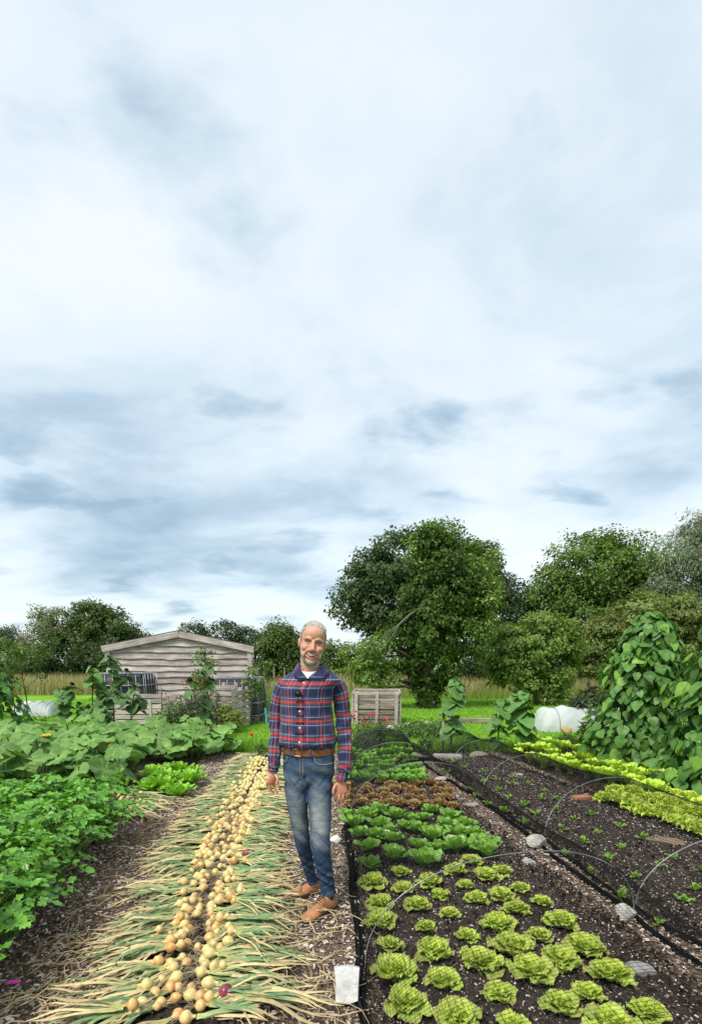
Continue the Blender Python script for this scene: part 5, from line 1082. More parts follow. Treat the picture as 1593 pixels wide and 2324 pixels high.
# ---- head, in its own frame (x image right, -y towards the viewer, z up)
hc = M_(709, 1462, -.015); roll, yaw, pit = R(9), R(7), R(-2)
def hrot(V):
    V = np.asarray(V, float); c, s = math.cos(pit), math.sin(pit); V = V @ np.array([[1, 0, 0], [0, c, s], [0, -s, c]])      # chin in
    c, s = math.cos(roll), math.sin(roll); V = V @ np.array([[c, 0, -s], [0, 1, 0], [s, 0, c]])
    c, s = math.cos(yaw), math.sin(yaw); return V @ np.array([[c, s, 0], [-s, c, 0], [0, 0, 1]])
HS = 1.0
def H(V): return hrot(np.asarray(V) * HS) + hc
E = lambda c, r: ellipsoid(c, r, 28, 18)
hp = [E((0, .012, .034), (.0745, .096, .088)), E((0, -.010, -.030), (.067, .082, .092)), E((0, -.028, -.080), (.053, .060, .044)), E((0, -.072, -.104), (.025, .022, .020)), E((0, -.05, .05), (.058, .047, .05))]
for s in (-1, 1):
    hp += [E((s * .038, -.070, -.032), (.024, .024, .021)), E((s * .075, .014, -.006), (.008, .016, .027)), E((s * .078, .020, .010), (.008, .013, .013)), E((s * .0125, -.101, -.043), (.0115, .013, .010)), E((s * .040, -.062, -.066), (.020, .022, .022))]
    hp.append(tube(curve([(s * .012, -.089, .017), (s * .030, -.084, .023), (s * .053, -.064, .015)], 8), .0085, 8))
    hp.append(tube(curve([(s * .022, -.095, -.042), (s * .037, -.086, -.060), (s * .042, -.072, -.083)], 8), .0065, 8))
hp.append(tube(curve([(0, -.090, .014), (0, -.100, -.008), (0, -.112, -.034), (0, -.108, -.048)], 10), np.array([.0095, .0092, .009, .0095, .0105, .012, .0138, .0148, .0135, .009]), 12))
hp.append(tube(curve([(-.040, -.072, -.051), (-.020, -.090, -.059), (0, -.096, -.061), (.020, -.090, -.059), (.040, -.072, -.051)], 12), .0062, 8))
hp.append(tube(curve([(-.036, -.072, -.062), (-.020, -.087, -.081), (0, -.093, -.089), (.020, -.087, -.081), (.036, -.072, -.062)], 12), .0070, 8))
hp = [(H(V), F) for V, F in hp]
# ---- body under the clothes
neck_b = M_(704, 1535, .01)
hp.append(tube(np.array([H((0, .018, -.03)), H((0, .022, -.09)), (H((0, .02, -.12)) + neck_b) / 2, neck_b, M_(702, 1560, .02)]), np.array([.055, .056, .057, .062, .07]), 20))
psi = R(13); AX = np.array((math.cos(psi), -math.sin(psi), 0)); AY = np.array((math.sin(psi), math.cos(psi), 0))
def ring(xl, xr, y, dep, yo=0.0):
    a, b = M_(xl, y, yo), M_(xr, y, yo); hw = (b[0] - a[0]) / 2; dip = .030 * np.clip((1545 - y) / 24, 0, 1); return ((a + b) / 2, AX * hw, AY * dep + np.array((0, 0, dip)))
TOR = [(642, 757, 1703, .100), (640, 759, 1697, .108), (633, 763, 1691, .128), (630, 765, 1681, .140), (632, 763, 1664, .138), (635, 759, 1640, .131), (637, 756, 1612, .126), (637, 756, 1585, .125), (636, 760, 1562, .121), (635, 771, 1552, .114), (636, 776, 1544, .106), (641, 771, 1537, .099), (652, 760, 1530, .093), (664, 748, 1524, .086), (671, 741, 1520.5, .08)]
def dens(rows, n):
    r = np.array(rows, float); u = np.linspace(0, len(r) - 1, n); return np.stack([np.interp(u, np.arange(len(r)), r[:, k]) for k in range(r.shape[1])], 1)
body_t = [ring(a + 5, b - 5, y, d - .012) for a, b, y, d in TOR[1:13]]
V, F, _ = loft(body_t, 24); hp.append((V, F))
ARM_R = [(648, 1548, .01, .040), (636, 1575, .02, .042), (629, 1610, .03, .040), (627, 1656, .025, .037), (624, 1706, -.01, .034), (622, 1735, -.03, .030), (620, 1752, -.035, .027)]
ARM_L = [(762, 1550, .01, .042), (773, 1578, .02, .046), (777, 1612, .03, .045), (780, 1656, .025, .044), (783, 1692, .0, .041), (782, 1735, -.03, .036), (774, 1772, -.04, .028)]
for A in (ARM_R, ARM_L): hp.append(tube(curve([M_(x, y, o) for x, y, o, r in A], 18), np.interp(np.linspace(0, 1, 18), np.linspace(0, 1, 7), [a[3] - .010 for a in A]), 14))
def palm_loft(rows):
    rs = []
    for x, y, o, hw, dp, sk in rows: c = M_(x, y, o); rs.append((c, np.array((hw, sk, 0)), np.array((0, dp, 0))))
    V, F, _ = loft(rs, 18); return V, F
def finger(pts, r): P = curve([M_(*p) for p in pts], 10); rr = np.array(r) * np.linspace(1.05, .82, 10); rr[-1] *= .6; return tube(P, rr, 10)
hp.append(palm_loft([(620, 1748, -.035, .024, .020, 0), (619, 1758, -.038, .027, .018, .006), (618, 1768, -.040, .033, .017, .012), (617, 1776, -.038, .036, .016, .016), (618, 1781, -.035, .030, .012, .016)]))
hp += [finger([(625, 1757, -.045), (630, 1770, -.066), (626, 1784, -.070)], .0105), finger([(629, 1776, -.030), (634, 1787, -.040), (637, 1795, -.036)], .0086), finger([(620, 1779, -.024), (624, 1793, -.030), (632, 1803, -.030)], .0088), finger([(612, 1780, -.012), (615, 1794, -.012), (623, 1803, -.016)], .0084), finger([(606, 1776, .004), (607, 1788, .008), (613, 1797, .004)], .0074)]
hp.append(palm_loft([(774, 1770, -.040, .026, .019, 0), (773.5, 1780, -.042, .032, .018, 0), (774, 1790, -.043, .037, .016, 0), (775, 1799, -.042, .037, .014, 0), (775, 1803, -.040, .031, .010, 0)]))
hp += [finger([(763, 1780, -.048), (757, 1792, -.062), (756, 1804, -.062)], .0105), finger([(763.5, 1799, -.044), (761, 1812, -.046), (763, 1821, -.026)], .0086), finger([(771, 1801, -.046), (769.5, 1815, -.048), (771, 1825, -.028)], .0089), finger([(779, 1800, -.045), (778.5, 1813, -.046), (779, 1822, -.026)], .0085), finger([(786, 1797, -.038), (787, 1807, -.038), (786, 1815, -.022)], .0074)]
LEG_R = [(674, 1735, .01, .082), (672, 1778, .0, .073), (674, 1820, .0, .066), (679, 1862, .02, .057), (685, 1900, .04, .051), (692, 1936, .085, .047), (700, 1968, .13, .041), (706, 1990, .15, .035), (708, 2002, .16, .033)]
LEG_L = [(724, 1735, .0, .088), (726, 1778, -.01, .080), (726, 1820, -.03, .074), (727, 1862, -.055, .067), (727, 1900, -.07, .062), (730, 1936, -.07, .058), (735, 1970, -.055, .053), (741, 2000, -.040, .050), (745, 2028, -.028, .048)]
for A in (LEG_R, LEG_L): hp.append(tube(curve([M_(x, y, o) for x, y, o, r in A], 20), np.interp(np.linspace(0, 1, 20), np.linspace(0, 1, 9), [a[3] - .014 for a in A]), 14))
V, F, NL = remesh(hp, .0036, 3)
# skin colouring: reddish nose and cheeks, grey stubble on the jaw, painted shade in sockets and creases
hl = ((V - hc) @ np.linalg.inv(np.array([hrot(np.eye(3)[i]) for i in range(3)]))) / HS
col = np.tile((.55, .285, .185), (len(V), 1)); col *= 1 + .06 * wob(V, 60, 2)[:, None]
def dab(c, r, k, amt):
    global col
    d = np.exp(-(((hl - np.asarray(c)) / np.asarray(r)) ** 2).sum(1))[:, None] * amt; col = col * (1 - d) + np.asarray(k) * d
for s in (-1, 1):
    dab((s * .042, -.085, -.030), (.022, .04, .020), (.52, .19, .13), .7); dab((s * .078, .01, -.005), (.015, .03, .03), (.50, .2, .14), .8)
    dab((s * .031, -.085, .002), (.017, .03, .007), (.30, .14, .10), .6); dab((s * .035, -.085, -.012), (.018, .03, .005), (.40, .18, .12), .5)  # eye sockets darkened in the skin colour, as painted shade
    dab((s * .034, -.088, -.062), (.006, .03, .018), (.30, .13, .09), .55)  # painted shade along the smile creases
dab((0, -.11, -.036), (.014, .03, .018), (.53, .2, .14), .7); dab((0, -.1, .05), (.05, .05, .03), (.55, .29, .19), .5); dab((0, -.1, -.0505), (.02, .02, .005), (.25, .1, .08), .5)
beard = (hl[:, 2] < -.098 + 16 * np.clip(np.abs(hl[:, 0]) - .012, 0, 1) ** 2 + .75 * np.clip(np.abs(hl[:, 0]) - .044, 0, .1) + .9 * np.clip(hl[:, 1] + .05, 0, .1)) & (hl[:, 2] > -.128) & (hl[:, 1] < .012) & (np.abs(hl[:, 0]) < .069)
mouth = (np.abs(hl[:, 0]) < .036) & (hl[:, 2] > -.093 + 9 * hl[:, 0] ** 2) & (hl[:, 2] < -.061 + 5 * hl[:, 0] ** 2) & (hl[:, 1] < -.06)
bk_ = np.where(beard & ~mouth & (hl[:, 1] < .005), .5, 0)[:, None]; col = col * (1 - bk_) + np.array((.40, .34, .29)) * bk_
lip = (((hl[:, 2] + .0865 - 9 * hl[:, 0] ** 2) ** 2 < .0045 ** 2)) & (np.abs(hl[:, 0]) < .030) & (hl[:, 1] < -.06); col[lip] = (.42, .16, .12)
hand = V[:, 2] < M_(700, 1760)[2]; col[hand & (np.linalg.norm(hl, axis=1) > .3)] *= np.array((1.0, .86, .82))
SKIN = vcol('skin', .5, .35, (.25, .002), 220.0, .08)
_p = SKIN.node_tree.nodes['Principled BSDF']; _p.inputs['Subsurface Weight'].default_value = .12; _p.inputs['Subsurface Radius'].default_value = (.01, .004, .002)
obj('body', V, F, SKIN, man, col)
# eyes, teeth, brows
for s in (-1, 1):
    a = np.linspace(-1, 1, 9); ey = MB(); P = np.stack([s * .0315 + a * .0135, -.0865 - .004 * (1 - a ** 2) + .006 * np.abs(a) ** 2 + .003 * (s * a > 0) * np.abs(a), .0025 + .0022 * (1 - a ** 2)], 1); rr = .0026 * np.sqrt(1.02 - a ** 2) + .0004
    ey.add(*tube(H(P), rr, 8), (.055, .035, .028)); V1, F1 = ellipsoid((s * .0315, -.0905, .0035), (.0042, .003, .0026), 10, 6); ey.add(H(V1), F1, (.015, .012, .012)); ey.obj('eye', vcol('eye', .25, .5), man)
a = np.linspace(-1, 1, 19); top = -.0655 + .014 * np.abs(a) ** 1.8; hgt = .0088 * (1 - np.abs(a) ** 2.6) + .0008; yy = -.1015 + .024 * a ** 2; xx = a * .036
V1 = np.concatenate([np.stack([xx, yy, top], 1), np.stack([xx, yy - .001, top - hgt * .5], 1), np.stack([xx, yy + .002, top - hgt], 1)]); n = 19; j = np.arange(n - 1)
obj('teeth', H(V1), np.concatenate([np.stack([r * n + j, (r + 1) * n + j, (r + 1) * n + j + 1, r * n + j + 1], 1) for r in (0, 1)]), plain('teeth', (.52, .47, .40), .3, 0, None, .05), man)
mo = MB(); P = np.stack([a * .0365, -.1005 + .024 * a ** 2, -.0645 + .0145 * np.abs(a) ** 1.8], 1); mo.add(*tube(H(P), .0016, 6), (.22, .07, .06)); P = np.stack([a * .0350, -.1000 + .024 * a ** 2, top - hgt - .0008], 1); mo.add(*tube(H(P), .0018, 6), (.20, .06, .05)); mo.obj('mouth', vcol('mouth', .5), man)
def strands(name, pts, nrm, dirs, Ln, wd, cols, m, g, parent=man):
    n = len(pts); L_ = Ln * g.uniform(.6, 1.3, n)[:, None]; side = unit(np.cross(dirs, nrm)) * wd; mid_ = pts + (nrm * .32 + dirs * .7) * L_ * .55; tip = mid_ + (dirs * .85 + nrm * .12) * L_ * .6
    V = np.stack([pts - side, pts + side, mid_ + side * .8, mid_ - side * .8, tip], 1).reshape(-1, 3); b = np.arange(n)[:, None] * 5
    cc = np.asarray(cols)[g.integers(0, len(cols), n)] * g.uniform(.8, 1.15, (n, 1)); return obj(name, V, [b + np.array([[0, 1, 2, 3]]), b + np.array([[3, 2, 4]])], m, parent, np.repeat(cc, 5, 0))
HAIR = vcol('hair', .55, .4); g = np.random.default_rng(90)
# hair cap + strands
d = unit(g.normal(size=(46000, 3))); pt = d * np.array((.0765, .098, .0905)) + np.array((0, .013, .034))
fr = pt[:, 1]; hl_line = .074 + .010 * (np.abs(pt[:, 0]) > .04)
ok = np.where(fr < -.03, pt[:, 2] > hl_line - .35 * np.clip(fr + .075, 0, 1), np.where(fr < .02, pt[:, 2] > .02 - (fr + .03) * .6 + .4 * np.clip(-.01 - fr, 0, 1), pt[:, 2] > -.045)) & ~((np.abs(pt[:, 0]) > .06) & (np.abs(fr - .014) < .02) & (pt[:, 2] < .028))
pt = pt[ok]; d = d[ok]; nr = unit(d / np.array((.0765, .098, .0905)))
flow = unit(np.stack([.35 + .6 * pt[:, 0] / .07, -.15 + .2 * g.normal(size=len(pt)), .75 - 1.6 * np.clip(.07 - pt[:, 2], 0, .1) / .1], 1) + g.normal(0, .25, (len(pt), 3))); flow = unit(flow - nr * (flow * nr).sum(1, keepdims=True))
ln_ = np.where(pt[:, 2] > .085, .026, .0085)
strands('hair', H(pt), hrot(nr), hrot(flow), ln_[:, None], .0007, [(.56, .53, .48), (.66, .63, .58), (.43, .40, .36), (.60, .55, .47)], HAIR, g)
# beard and brows grown on the body surface
sel = np.where(beard & ~mouth & (hl[:, 1] < .0))[0]; sel = g.choice(sel, min(3200, len(sel) * 3)); dn = np.tile(hrot(np.array((0, -.1, -1.0))), (len(sel), 1)) + g.normal(0, .25, (len(sel), 3)); dn = unit(dn - NL[sel] * (dn * NL[sel]).sum(1, keepdims=True))
strands('beard', V[sel] + g.normal(0, .0012, (len(sel), 3)) if False else (V[sel]), NL[sel], dn, np.full((len(sel), 1), .0038), .0006, [(.68, .65, .6), (.58, .54, .48), (.45, .40, .35), (.74, .71, .66)], HAIR, g)
bs = np.where((np.abs(np.abs(hl[:, 0]) - .034) < .02) & (np.abs(hl[:, 2] - .020 + .1 * (np.abs(hl[:, 0]) - .03)) < .0042) & (hl[:, 1] < -.06))[0]; bs = g.choice(bs, 150); dn = unit(np.sign(hl[bs, 0])[:, None] * hrot(np.array((1.0, 0, 0)))[None] + g.normal(0, .2, (len(bs), 3)))
strands('eyebrows', V[bs], NL[bs], dn, np.full((len(bs), 1), .006), .0005, [(.42, .36, .28), (.34, .27, .2)], HAIR, g)

# ---- shirt
def plaid():
    m, t, p, o = mat('plaid_flannel'); uv = nattr(t, 'UVM').outputs['Vector']; sp_ = t.nodes.new('ShaderNodeSeparateXYZ'); t.links.new(uv, sp_.inputs[0])
    nv, bl, rd, wh, gr = (.020, .023, .058), (.030, .060, .17), (.36, .030, .038), (.42, .46, .54), (.034, .062, .085)
    def stripes(x, per, off, stops): return nramp(t, nmath(t, 'FRACT', nmath(t, 'ADD', nmath(t, 'DIVIDE', x, per), off + 50)), stops, 'CONSTANT')
    h = stripes(sp_.outputs[1], .107, .0, [(0, nv), (.17, bl), (.245, wh), (.268, gr), (.385, rd), (.46, (.62, .12, .1)), (.485, rd), (.56, rd), (.58, gr), (.68, wh), (.70, gr), (.72, bl), (.79, nv)])
    v = stripes(sp_.outputs[0], .102, .23, [(0, nv), (.22, bl), (.27, wh), (.292, nv), (.42, rd), (.50, (.5, .3, .3)), (.52, rd), (.58, nv), (.70, wh), (.722, bl), (.77, nv)])
    c = nmix(t, h, v, .36); wv = nnoise(t, 420.0, 2, .5, uv); c = nmix(t, c, nramp(t, wv, [(.3, (.72,) * 3), (.7, (1.28,) * 3)]), 1.0, 'MULTIPLY'); c = nmix(t, c, (1.1, 1.1, 1.1), 1.0, 'MULTIPLY')
    t.links.new(c, p.inputs['Base Color']); p.inputs['Roughness'].default_value = .9; p.inputs['Specular IOR Level'].default_value = .15; p.inputs['Sheen Weight'].default_value = .15; nbump(t, p, wv, .2, .001); return m
PLAID = plaid()
rows = dens(TOR, 75); rings_ = [ring(a, b, y, d_) for a, b, y, d_ in rows]; NS = 72
V, F, uv = loft(rings_, NS, True)
cen = np.concatenate([np.repeat(np.array([r[0] for r in rings_]), NS + 1, 0), rings_[0][0][None], rings_[-1][0][None]]); rad = V - cen; rad[:, 2] = 0; rn = unit(rad + 1e-9); zf = np.clip((M_(700, 1620)[2] - V[:, 2]) / .25 + .3, .25, 1)
aa_ = np.arctan2(rn[:, 1], rn[:, 0]); fold = .0055 * np.sin(aa_ * 9 + V[:, 2] * 22 + 1.2 * np.sin(V[:, 2] * 30)) * zf + .007 * wob(V * (1, 1, .7), 26, 5) + .0045 * wob(V, 60, 6) - .008 * (1 - np.abs(np.sin(V[:, 2] * 19 + aa_ * 2.3 + 1.5 * np.sin(aa_ * 3)))) ** 4 * np.clip((M_(700, 1600)[2] - V[:, 2]) / .1, 0, 1) + .004 * np.sin(aa_ * 17 + 3 * V[:, 2]) * np.clip((M_(700, 1670)[2] - V[:, 2]) / .05, 0, 1)
V = V + rn * fold[:, None]; uv[:, 1] = V[:, 2]; uv[:, 0] += .01 * wob(V, 6, 8)
shirt = obj('shirt', V, F, PLAID, man, None, True, uv)
SV = V.copy()
def front_pt(y, off=.0, u=0.0):
    k = int(np.argmin(np.abs(rows[:, 2] - y))); jj = NS // 2 + u * NS / (2 * math.pi); a = int(math.floor(jj)); f = jj - a; q0 = SV[k * (NS + 1) + a]; q1 = SV[k * (NS + 1) + a + 1]; q = q0 * (1 - f) + q1 * f; return q - AY * off
def sleeve(A, seed, uoff):
    P = curve([M_(x, y, o) for x, y, o, r in A], 60); rr = np.interp(np.linspace(0, 1, 60), np.linspace(0, 1, 7), [a[3] + .004 for a in A]); s = np.linspace(0, 1, 60)
    Tn = unit(np.gradient(P, axis=0)); X = unit(np.cross(np.tile((0, 1.0, 0), (60, 1)), Tn)); Yv = np.cross(Tn, X); rg = [(P[i], X[i] * rr[i], Yv[i] * rr[i] * 1.05) for i in range(60)]
    V, F, uv = loft(rg, 36, True, -math.pi / 2 if False else math.pi / 2); cn = np.concatenate([np.repeat(P, 37, 0), P[:1], P[-1:]]); sv = np.concatenate([np.repeat(s, 37), [0, 1]]); rn = unit(V - cn + 1e-9); an = np.concatenate([np.tile(np.arange(37) / 36 * 6.283, 60), [0, 0]])
    f = .0055 * np.sin(sv * 46 + 2.2 * np.sin(an + seed) + seed) * np.exp(-((sv - .52) / .22) ** 2) + .0075 * np.sin(sv * 62 + 1.6 * np.sin(an * 2 + seed)) * np.exp(-((sv - .93) / .08) ** 2) + .004 * wob(V, 34, seed) + .003 * np.sin(an * 5 + sv * 14)
    V = V + rn * f[:, None]; uv[:, 1] = -uv[:, 1] + .02 * seed; uv[:, 0] += uoff; return obj('sleeve', V, F, PLAID, shirt, None, True, uv), P, rr
for A, sd, uo, cuff in ((ARM_R[:-1] + [(621, 1742, -.033, .030)], 3, .03, [(622.5, 1722, -.028), (621, 1736, -.034), (619.5, 1751, -.038)]), (ARM_L[:-1] + [(779, 1752, -.036, .036)], 7, .06, [(781, 1738, -.032), (778, 1754, -.038), (774, 1772, -.042)])):
    sleeve(A, sd, uo); P = curve([M_(*c) for c in cuff], 9); Tn = unit(np.gradient(P, axis=0)); X = unit(np.cross(np.tile((0, 1.0, 0), (9, 1)), Tn)); Yv = np.cross(Tn, X); r0 = .0325 if sd == 3 else .0375
    rg = [(P[i], X[i] * r0 * (1 + .03 * math.sin(i)), Yv[i] * (r0 - .002)) for i in range(9)]; rg += [(P[8], X[8] * (r0 - .004), Yv[8] * (r0 - .006)), (P[6], X[6] * (r0 - .006), Yv[6] * (r0 - .007))]; V, F, uv = loft(rg, 32, False); uv = uv[:, ::-1] * (1, 1) + .04; obj('cuff', V, F, PLAID, shirt, None, True, uv)
# placket and buttons
ys = np.linspace(1541, 1693, 40); pl = np.array([[front_pt(y, .0045 + (.001 if abs(u) < .1 else -.001), u) for u in (-.17, -.15, 0, .12, .14)] for y in ys]); i = np.arange(39)[:, None]; j = np.arange(4)[None]
obj('placket', pl.reshape(-1, 3), np.stack([i * 5 + j, i * 5 + j + 1, (i + 1) * 5 + j + 1, (i + 1) * 5 + j], -1).reshape(-1, 4), PLAID, shirt, None, True, np.stack([np.tile((-.017, -.015, .0, .014, .016), 40) + .025, pl.reshape(-1, 3)[:, 2]], 1))
BTN = plain('white_button', (.72, .71, .68), .3, 0, None, .05)
for y in (1548, 1581, 1613, 1645, 1677): q = front_pt(y, .0065, -.01); V1, F1 = ellipsoid((0, 0, 0), (.0058, .0024, .0058), 12, 6); obj('button', V1 + q, F1, BTN, shirt)
# chest pocket
pk = np.array([[front_pt(y, .004, u) for u in np.linspace(.32, .85, 8)] for y in np.linspace(1588, 1628, 8)]); i = np.arange(7)[:, None]; j = np.arange(7)[None]
obj('pocket', pk.reshape(-1, 3), np.stack([i * 8 + j, i * 8 + j + 1, (i + 1) * 8 + j + 1, (i + 1) * 8 + j], -1).reshape(-1, 4), PLAID, shirt, None, True, np.stack([pk.reshape(-1, 3)[:, 0] * 1.05 + .02, pk.reshape(-1, 3)[:, 2]], 1))
# collar: folded band round the neck ending in two points
for sgn in (-1, 1):
    cx_ = lambda d: 706 + sgn * d
    Fl = curve([M_(706, 1506, .078), M_(cx_(26), 1507, .05), M_(cx_(28), 1506, .0), M_(cx_(22) - 3, 1518, -.066), M_(698, 1541, -.112)], 22)
    Ol = curve([M_(706, 1518, .094), M_(cx_(33), 1518, .066), M_(cx_(38), 1523, .0), M_(cx_(40), 1530, -.062), M_(cx_(30), 1539, -.112)], 22)
    In = Fl.copy(); In[:, 2] -= .032; In[:, :2] += (nc0 := (M_(705, 1515, .012) - In)[:, :2]) * .06
    cv, uvc = [], []
    for k in range(22):
        b = Fl[k] * .5 + Ol[k] * .5; o_ = unit((b - M_(705, 1520, .01)) * (1, 1, .6)); t_ = k / 21
        for q, v in ((In[k], -.03), (Fl[k], 0), (Fl[k] + o_ * .004 + (0, 0, .002), .004), (Fl[k] * .66 + Ol[k] * .34 + o_ * .006, .02), (Fl[k] * .33 + Ol[k] * .67 + o_ * .006, .035), (Ol[k] + o_ * .004, .05), (Ol[k] + o_ * .000, .052)): cv.append(q); uvc.append((t_ * .22, v * .45 - .008))
    i = np.arange(21)[:, None]; j = np.arange(6)[None]; obj('collar', np.array(cv), np.stack([i * 7 + j, (i + 1) * 7 + j, (i + 1) * 7 + j + 1, i * 7 + j + 1], -1).reshape(-1, 4), PLAID, shirt, None, True, np.array(uvc))
# white undershirt in the open neck, on the chest
us = []
for y, hw in ((1523, .046), (1527, .040), (1531, .031), (1535, .021), (1539, .012), (1543, .003)):
    for a in np.linspace(-1, 1, 9): c = M_(701 - .12 * (y - 1519), y + (2.5 * (1 - a * a) if y < 1524 else 0), -.084 - .0011 * (y - 1523) + .014 * abs(a) ** 2); us.append(c + AX * a * hw)
i = np.arange(5)[:, None]; j = np.arange(8)[None]; us = np.array(us); obj('undershirt', us, np.stack([i * 9 + j, i * 9 + j + 1, (i + 1) * 9 + j + 1, (i + 1) * 9 + j], -1).reshape(-1, 4), plain('white_cotton', (.74, .72, .68), .9, 0, None, .04), man)
# microphone
mq = front_pt(1571, .024, -.05); mic = thing('lapel_microphone', 'small black fluffy microphone clipped to the plaid shirt', 'microphone', mq + mbase); V1, F1 = ellipsoid((0, 0, 0), (.019, .014, .018), 20, 14); V1 = V1 * (1 + .06 * wob(V1, 300, 4)[:, None]); obj('windshield', V1, F1, BLACKP, mic)
dd = unit(g.normal(size=(900, 3))); strands('fur', dd * (.018, .013, .017), dd, unit(np.cross(dd, g.normal(size=(900, 3)))), np.full((900, 1), .007), .0006, [(.012, .012, .014)], vcol('black_fur', .9, .1), g, mic); V1, F1 = bevbox(.008, .004, .014, .001); obj('clip', V1 + (-.003, .006, -.020), F1, STEEL, mic, None, False)

# ---- jeans
jp = []
def legloft(A):
    P = curve([M_(x, y, o) for x, y, o, r in A], 30); rr = np.interp(np.linspace(0, 1, 30), np.linspace(0, 1, 9), [a[3] for a in A]); return tube(P, rr * np.interp(np.linspace(0, 1, 30), [0, .4, 1], [1, 1.0, 1.0]), 22)
jp += [legloft(LEG_R), legloft(LEG_L)]
V, F, _ = loft([ring(a, b, y, d_) for a, b, y, d_ in ((642, 759, 1698, .104), (640, 760, 1712, .106), (640, 761, 1730, .105), (641, 760, 1748, .096), (644, 758, 1764, .084), (648, 754, 1776, .072), (655, 745, 1784, .05))], 26); jp.append((V, F))
V, F, NL2 = remesh(jp, .006, 6)
s_ = V[:, 2]; kn = M_(700, 1900)[2]; th_ = M_(700, 1800)[2]; an_ = M_(700, 2000)[2]; cz = M_(690, 1766)[2]
def near_axis(A):
    P = curve([M_(x, y, o) for x, y, o, r in A], 40); d_ = np.linalg.norm(V[:, None] - P[None], axis=2); return d_.min(1), P[d_.argmin(1)]
dR, pR = near_axis(LEG_R); dL, pL = near_axis(LEG_L); ctr = np.where((dR < dL)[:, None], pR, pL); of = V - ctr; ang = np.arctan2(of[:, 0], -of[:, 1])
f = .006 * np.sin(s_ * 95 + 1.3 * np.sin(ang * 2) + 2 * np.sin(ang)) * np.exp(-((s_ - an_ - .06) / .075) ** 2) + .003 * np.sin(s_ * 55 + 2.0 * np.sin(ang + 1) + ang) * np.exp(-((s_ - kn) / .12) ** 2) + .004 * np.sin(s_ * 60 + ang * 2.2 + 1.0) * np.exp(-((s_ - cz) / .09) ** 2) + .003 * wob(V, 30, 9) + .0015 * wob(V, 80, 10)
cre = lambda ph, a: -a * (1 - np.abs(np.sin(ph))) ** 3
f = f + cre(s_ * 30 + 1.6 * np.sin(ang) + ang * .8, .006) * np.exp(-((s_ - kn + .01) / .10) ** 2) + cre(s_ * 42 + 1.8 * np.sin(ang + 2) - ang * .6, .008) * np.exp(-((s_ - an_ - .07) / .10) ** 2) + cre(s_ * 26 - np.abs(ang) * 2.4 + .5, .006) * np.exp(-((s_ - cz + .03) / .09) ** 2) + cre(s_ * 17 + ang * 1.5 + 1.1, .004) * np.exp(-((s_ - th_ + .05) / .10) ** 2)
V = V + NL2 * f[:, None]
den = np.array((.032, .066, .13)); fade = np.array((.27, .29, .27)); front = np.clip(np.cos(ang), 0, 1) ** 1.5
tz = (M_(700, 1780)[2], M_(700, 1900)[2]); fz_ = np.clip((tz[0] + .09 - s_) / .2, 0, 1) * np.clip((s_ - tz[1] + .12) / .22, 0, 1) ** 1.2; k = np.clip(front * fz_ * (.75 + .35 * wob(V, 14, 12)) + .35 * np.clip(1 - np.abs(s_ - M_(0, 1740)[2]) / .07, 0, 1) * front * .5 + .10 * wob(V, 40, 13), 0, 1)
k = np.clip(k + np.clip(f / .006, -1, 1) * .22, 0, 1); col = mixc(den, fade, k) * (1 + .12 * wob(V, 120, 14))[:, None]; col *= (1 - .25 * np.clip((kn - s_) / .15, 0, 1))[:, None]
DENIM = vcol('denim', .85, .2, (.3, .001), 420.0, .2)
_t = DENIM.node_tree; _p = _t.nodes['Principled BSDF']; _c = _p.inputs['Base Color'].links[0].from_socket
_n = nnoise(_t, 1.0, 5, .65, None, (26, 26, 85)); _t.links.new(nmix(_t, _c, nramp(_t, _n, [(.3, (.72, .74, .8)), (.52, (1.0, 1.0, 1.0)), (.75, (1.4, 1.36, 1.25))]), 1.0, 'MULTIPLY'), _p.inputs['Base Color'])
jeans = obj('jeans', V, F, DENIM, man, col)
seam = MB(); THR = (.36, .33, .28)
def on_front(pts, off=.004):
    out_ = []
    for x, y in pts:
        q = M_(x, y, 0.0); dxy = np.hypot(V[:, 0] - q[0], V[:, 2] - q[2]); nb = np.where(dxy < .008)[0]; yo = V[nb, 1].min() if len(nb) else -.1; out_.append(np.array((q[0], yo - off, q[2])))
    return np.array(out_)
for pts, r_ in (([(684, 1712), (684, 1735), (685, 1757), (688, 1764)], .0012), ([(690, 1714), (691, 1735), (690, 1752), (687, 1762)], .0012), ([(716, 1712), (719, 1722), (727, 1727), (742, 1728), (757, 1727)], .0018), ([(642, 1718), (646, 1726), (652, 1724), (655, 1714)], .0018)): seam.add(*tube(curve(on_front(pts), 16), r_, 5), THR)
seam.obj('stitching', vcol('thread', .8), jeans)
hem = [ (LEG_R[-1], .034), (LEG_L[-1], .047)]
for (x, y, o, r_), rr in hem:
    a = np.linspace(0, 2 * math.pi, 29); P = np.stack([np.cos(a) * (rr + .003), np.sin(a) * (rr + .003), .004 * np.sin(a * 2)], 1) + M_(x, y - 1, o); obj('hem', *tube(P, .0035, 6, False), DENIM, jeans, np.array((.03, .055, .11)))
